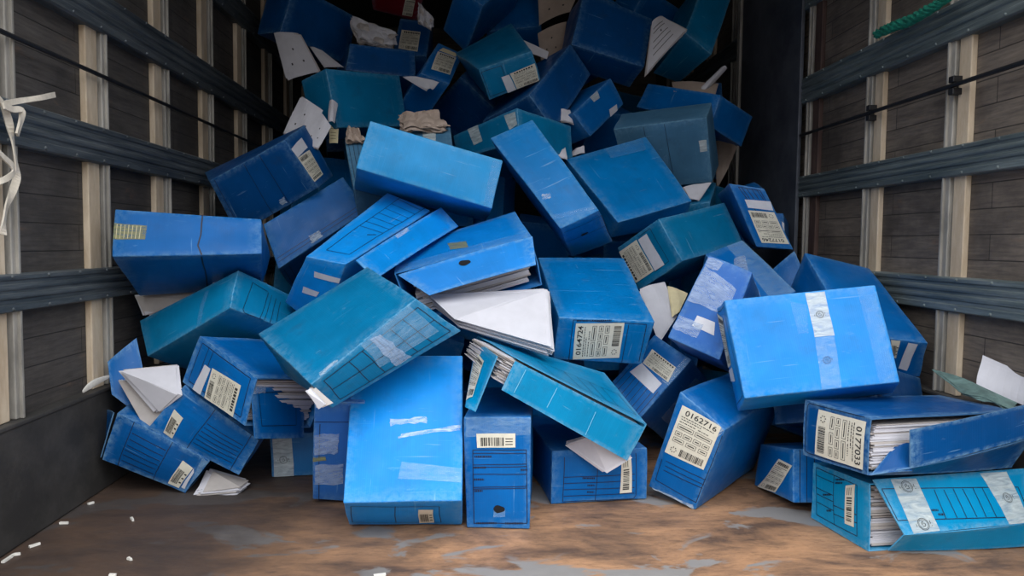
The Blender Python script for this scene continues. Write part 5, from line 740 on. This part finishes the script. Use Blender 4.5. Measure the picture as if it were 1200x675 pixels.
def ribbon(bm, pts, w, th, up=None):
    """flat woven strap along a path"""
    P = smooth_path(pts, 7); rows = []
    for i, p in enumerate(P):
        t = (P[min(i+1, len(P)-1)]-P[max(i-1, 0)]).normalized(); nrm = Vector((math.sin(i*.35)*.5+.9, math.cos(i*.3)*.5, .2)).normalized()
        s_ = t.cross(nrm).normalized(); n_ = s_.cross(t)
        rows.append([bm.verts.new(p+s_*w*a+n_*th*b) for a, b in ((-.5, -.5), (.5, -.5), (.5, .5), (-.5, .5))])
    for a, b in zip(rows, rows[1:]):
        for k in range(4): bm.faces.new((a[k], a[(k+1) % 4], b[(k+1) % 4], b[k]))
    bm.faces.new(rows[0][::-1]); bm.faces.new(rows[-1])
bm = bmesh.new()
ribbon(bm, STRAP, .014, .003); ribbon(bm, STRAP2, .011, .003); ribbon(bm, STRAP3, .011, .004); ribbon(bm, STRAP4, .012, .004)
bmesh.ops.recalc_face_normals(bm, faces=bm.faces)
tag(link('hanging_strap', bm, [M_strap]), 'pale woven strap knotted and hanging on the left wall rail', 'strap')
bm = bmesh.new(); rr = random.Random(3)
pp = smooth_path(ROPE, 8)
for k in range(5):
    ph = k*1.2566
    tube(bm, [p+Vector((.007*math.cos(ph+i*.5)-.006, .003*math.sin(i*.7+k), .008*math.sin(ph+i*.5)+.004)) for i, p in enumerate(pp)], lambda t: .0075*(1-.55*t if False else .55+.45*math.sin(3.1*min(1, t+.15))), 7)
for v in bm.verts: v.co += Vector((rr.uniform(-.0012, .0012), rr.uniform(-.0012, .0012), rr.uniform(-.0018, .0018)))
bmesh.ops.recalc_face_normals(bm, faces=bm.faces)
tag(link('green_rope', bm, [M_green]), 'frayed green rope lying on the upper rail of the right wall', 'rope')
bm = bmesh.new(); sp_ = smooth_path(STRIP, 6)
tube(bm, [p+Vector((0, 0, .006)) for p in sp_], lambda t: .002+.007*math.sin(3.1416*min(1, t*.9+.05)), 8, .35)
bmesh.ops.recalc_face_normals(bm, faces=bm.faces)
tag(link('plastic_strip', bm, [M_scrap]), 'white plastic strip stuck on top of the left kick plate', 'scrap')
for q in BITS:
    bm = bmesh.new(); pts = [Vector(p) for p in q]
    for a, b in zip(pts, pts[1:]):
        t = (b-a).normalized(); s_ = Vector((-t.y, t.x, 0)); v = []
        for p, w_ in ((a, .0032), (b, .0022)):
            v += [bm.verts.new(p+s_*w_*k+Vector((0, 0, z))) for k, z in ((-1, -.0035), (1, -.0035), (.8, .001), (-.8, .0005))]
        for i in range(4): bm.faces.new((v[i], v[(i+1) % 4], v[4+(i+1) % 4], v[4+i]))
        bm.faces.new(v[3::-1]); bm.faces.new(v[4:])
    bmesh.ops.recalc_face_normals(bm, faces=bm.faces)
    o = link('paper_scrap', bm, [M_scrap]); o['group'] = 'scraps on the floor'
    o['category'] = 'scrap'
SL = ['crumpled white scrap at the foot of the left kick plate, nearest the tail', 'pale flat scrap on the floor a step in from the crumpled scrap', 'small grey scrap midway along the left floor edge', 'tiny white speck on the dark floor below the sagging boxes',
      'tiny pale speck on the dark floor near the tail', 'white scrap on the floor below the large plain box', 'small white scrap at the tail edge left of centre', 'faint grey scrap deepest along the left floor edge']
for o, l in zip([o for o in bpy.data.objects if o.name.startswith('paper_scrap')], SL): o['label'] = l

# ------------------------------------------------------------------ light: overcast daylight through the open tail
w = bpy.data.worlds.new('overcast_sky'); bpy.context.scene.world = w; w.use_nodes = True
t = w.node_tree; t.nodes.clear()
out = t.nodes.new('ShaderNodeOutputWorld'); bg = t.nodes.new('ShaderNodeBackground'); t.links.new(bg.outputs[0], out.inputs[0])
tc = t.nodes.new('ShaderNodeTexCoord'); sp = t.nodes.new('ShaderNodeSeparateXYZ'); t.links.new(tc.outputs['Generated'], sp.inputs[0])
rp = t.nodes.new('ShaderNodeValToRGB'); t.links.new(sp.outputs[2], rp.inputs[0])
e = rp.color_ramp.elements
e[0].position = 0; e[0].color = (.10, .095, .09, 1); e[1].position = .02; e[1].color = (.16, .16, .17, 1)
for p, c in ((.25, (.19, .19, .2, 1)), (.5, (.92, .95, 1.0, 1)), (.72, (1.02, 1.06, 1.1, 1))):
    k = e.new(p); k.color = c
t.links.new(rp.outputs[0], bg.inputs[0]); bg.inputs[1].default_value = SKY = 4.6

# ------------------------------------------------------------------ camera
cd = bpy.data.cameras.new('camera'); cam = bpy.data.objects.new('camera', cd); COL.objects.link(cam)
cd.sensor_fit = 'HORIZONTAL'; cd.sensor_width = 36; cd.lens = CAM_F/1200*36; cd.clip_start = .02
r, d, f = [Vector(v) for v in CAM_B]
cam.matrix_world = Matrix(((r.x, -d.x, -f.x, 0), (r.y, -d.y, -f.y, 0), (r.z, -d.z, -f.z, CAM_H), (0, 0, 0, 1)))
sc = bpy.context.scene; sc.camera = cam
vs = sc.view_settings; vs.view_transform = 'Standard'; vs.look = 'None'; vs.gamma = 1; vs.use_curve_mapping = False; vs.exposure = 0
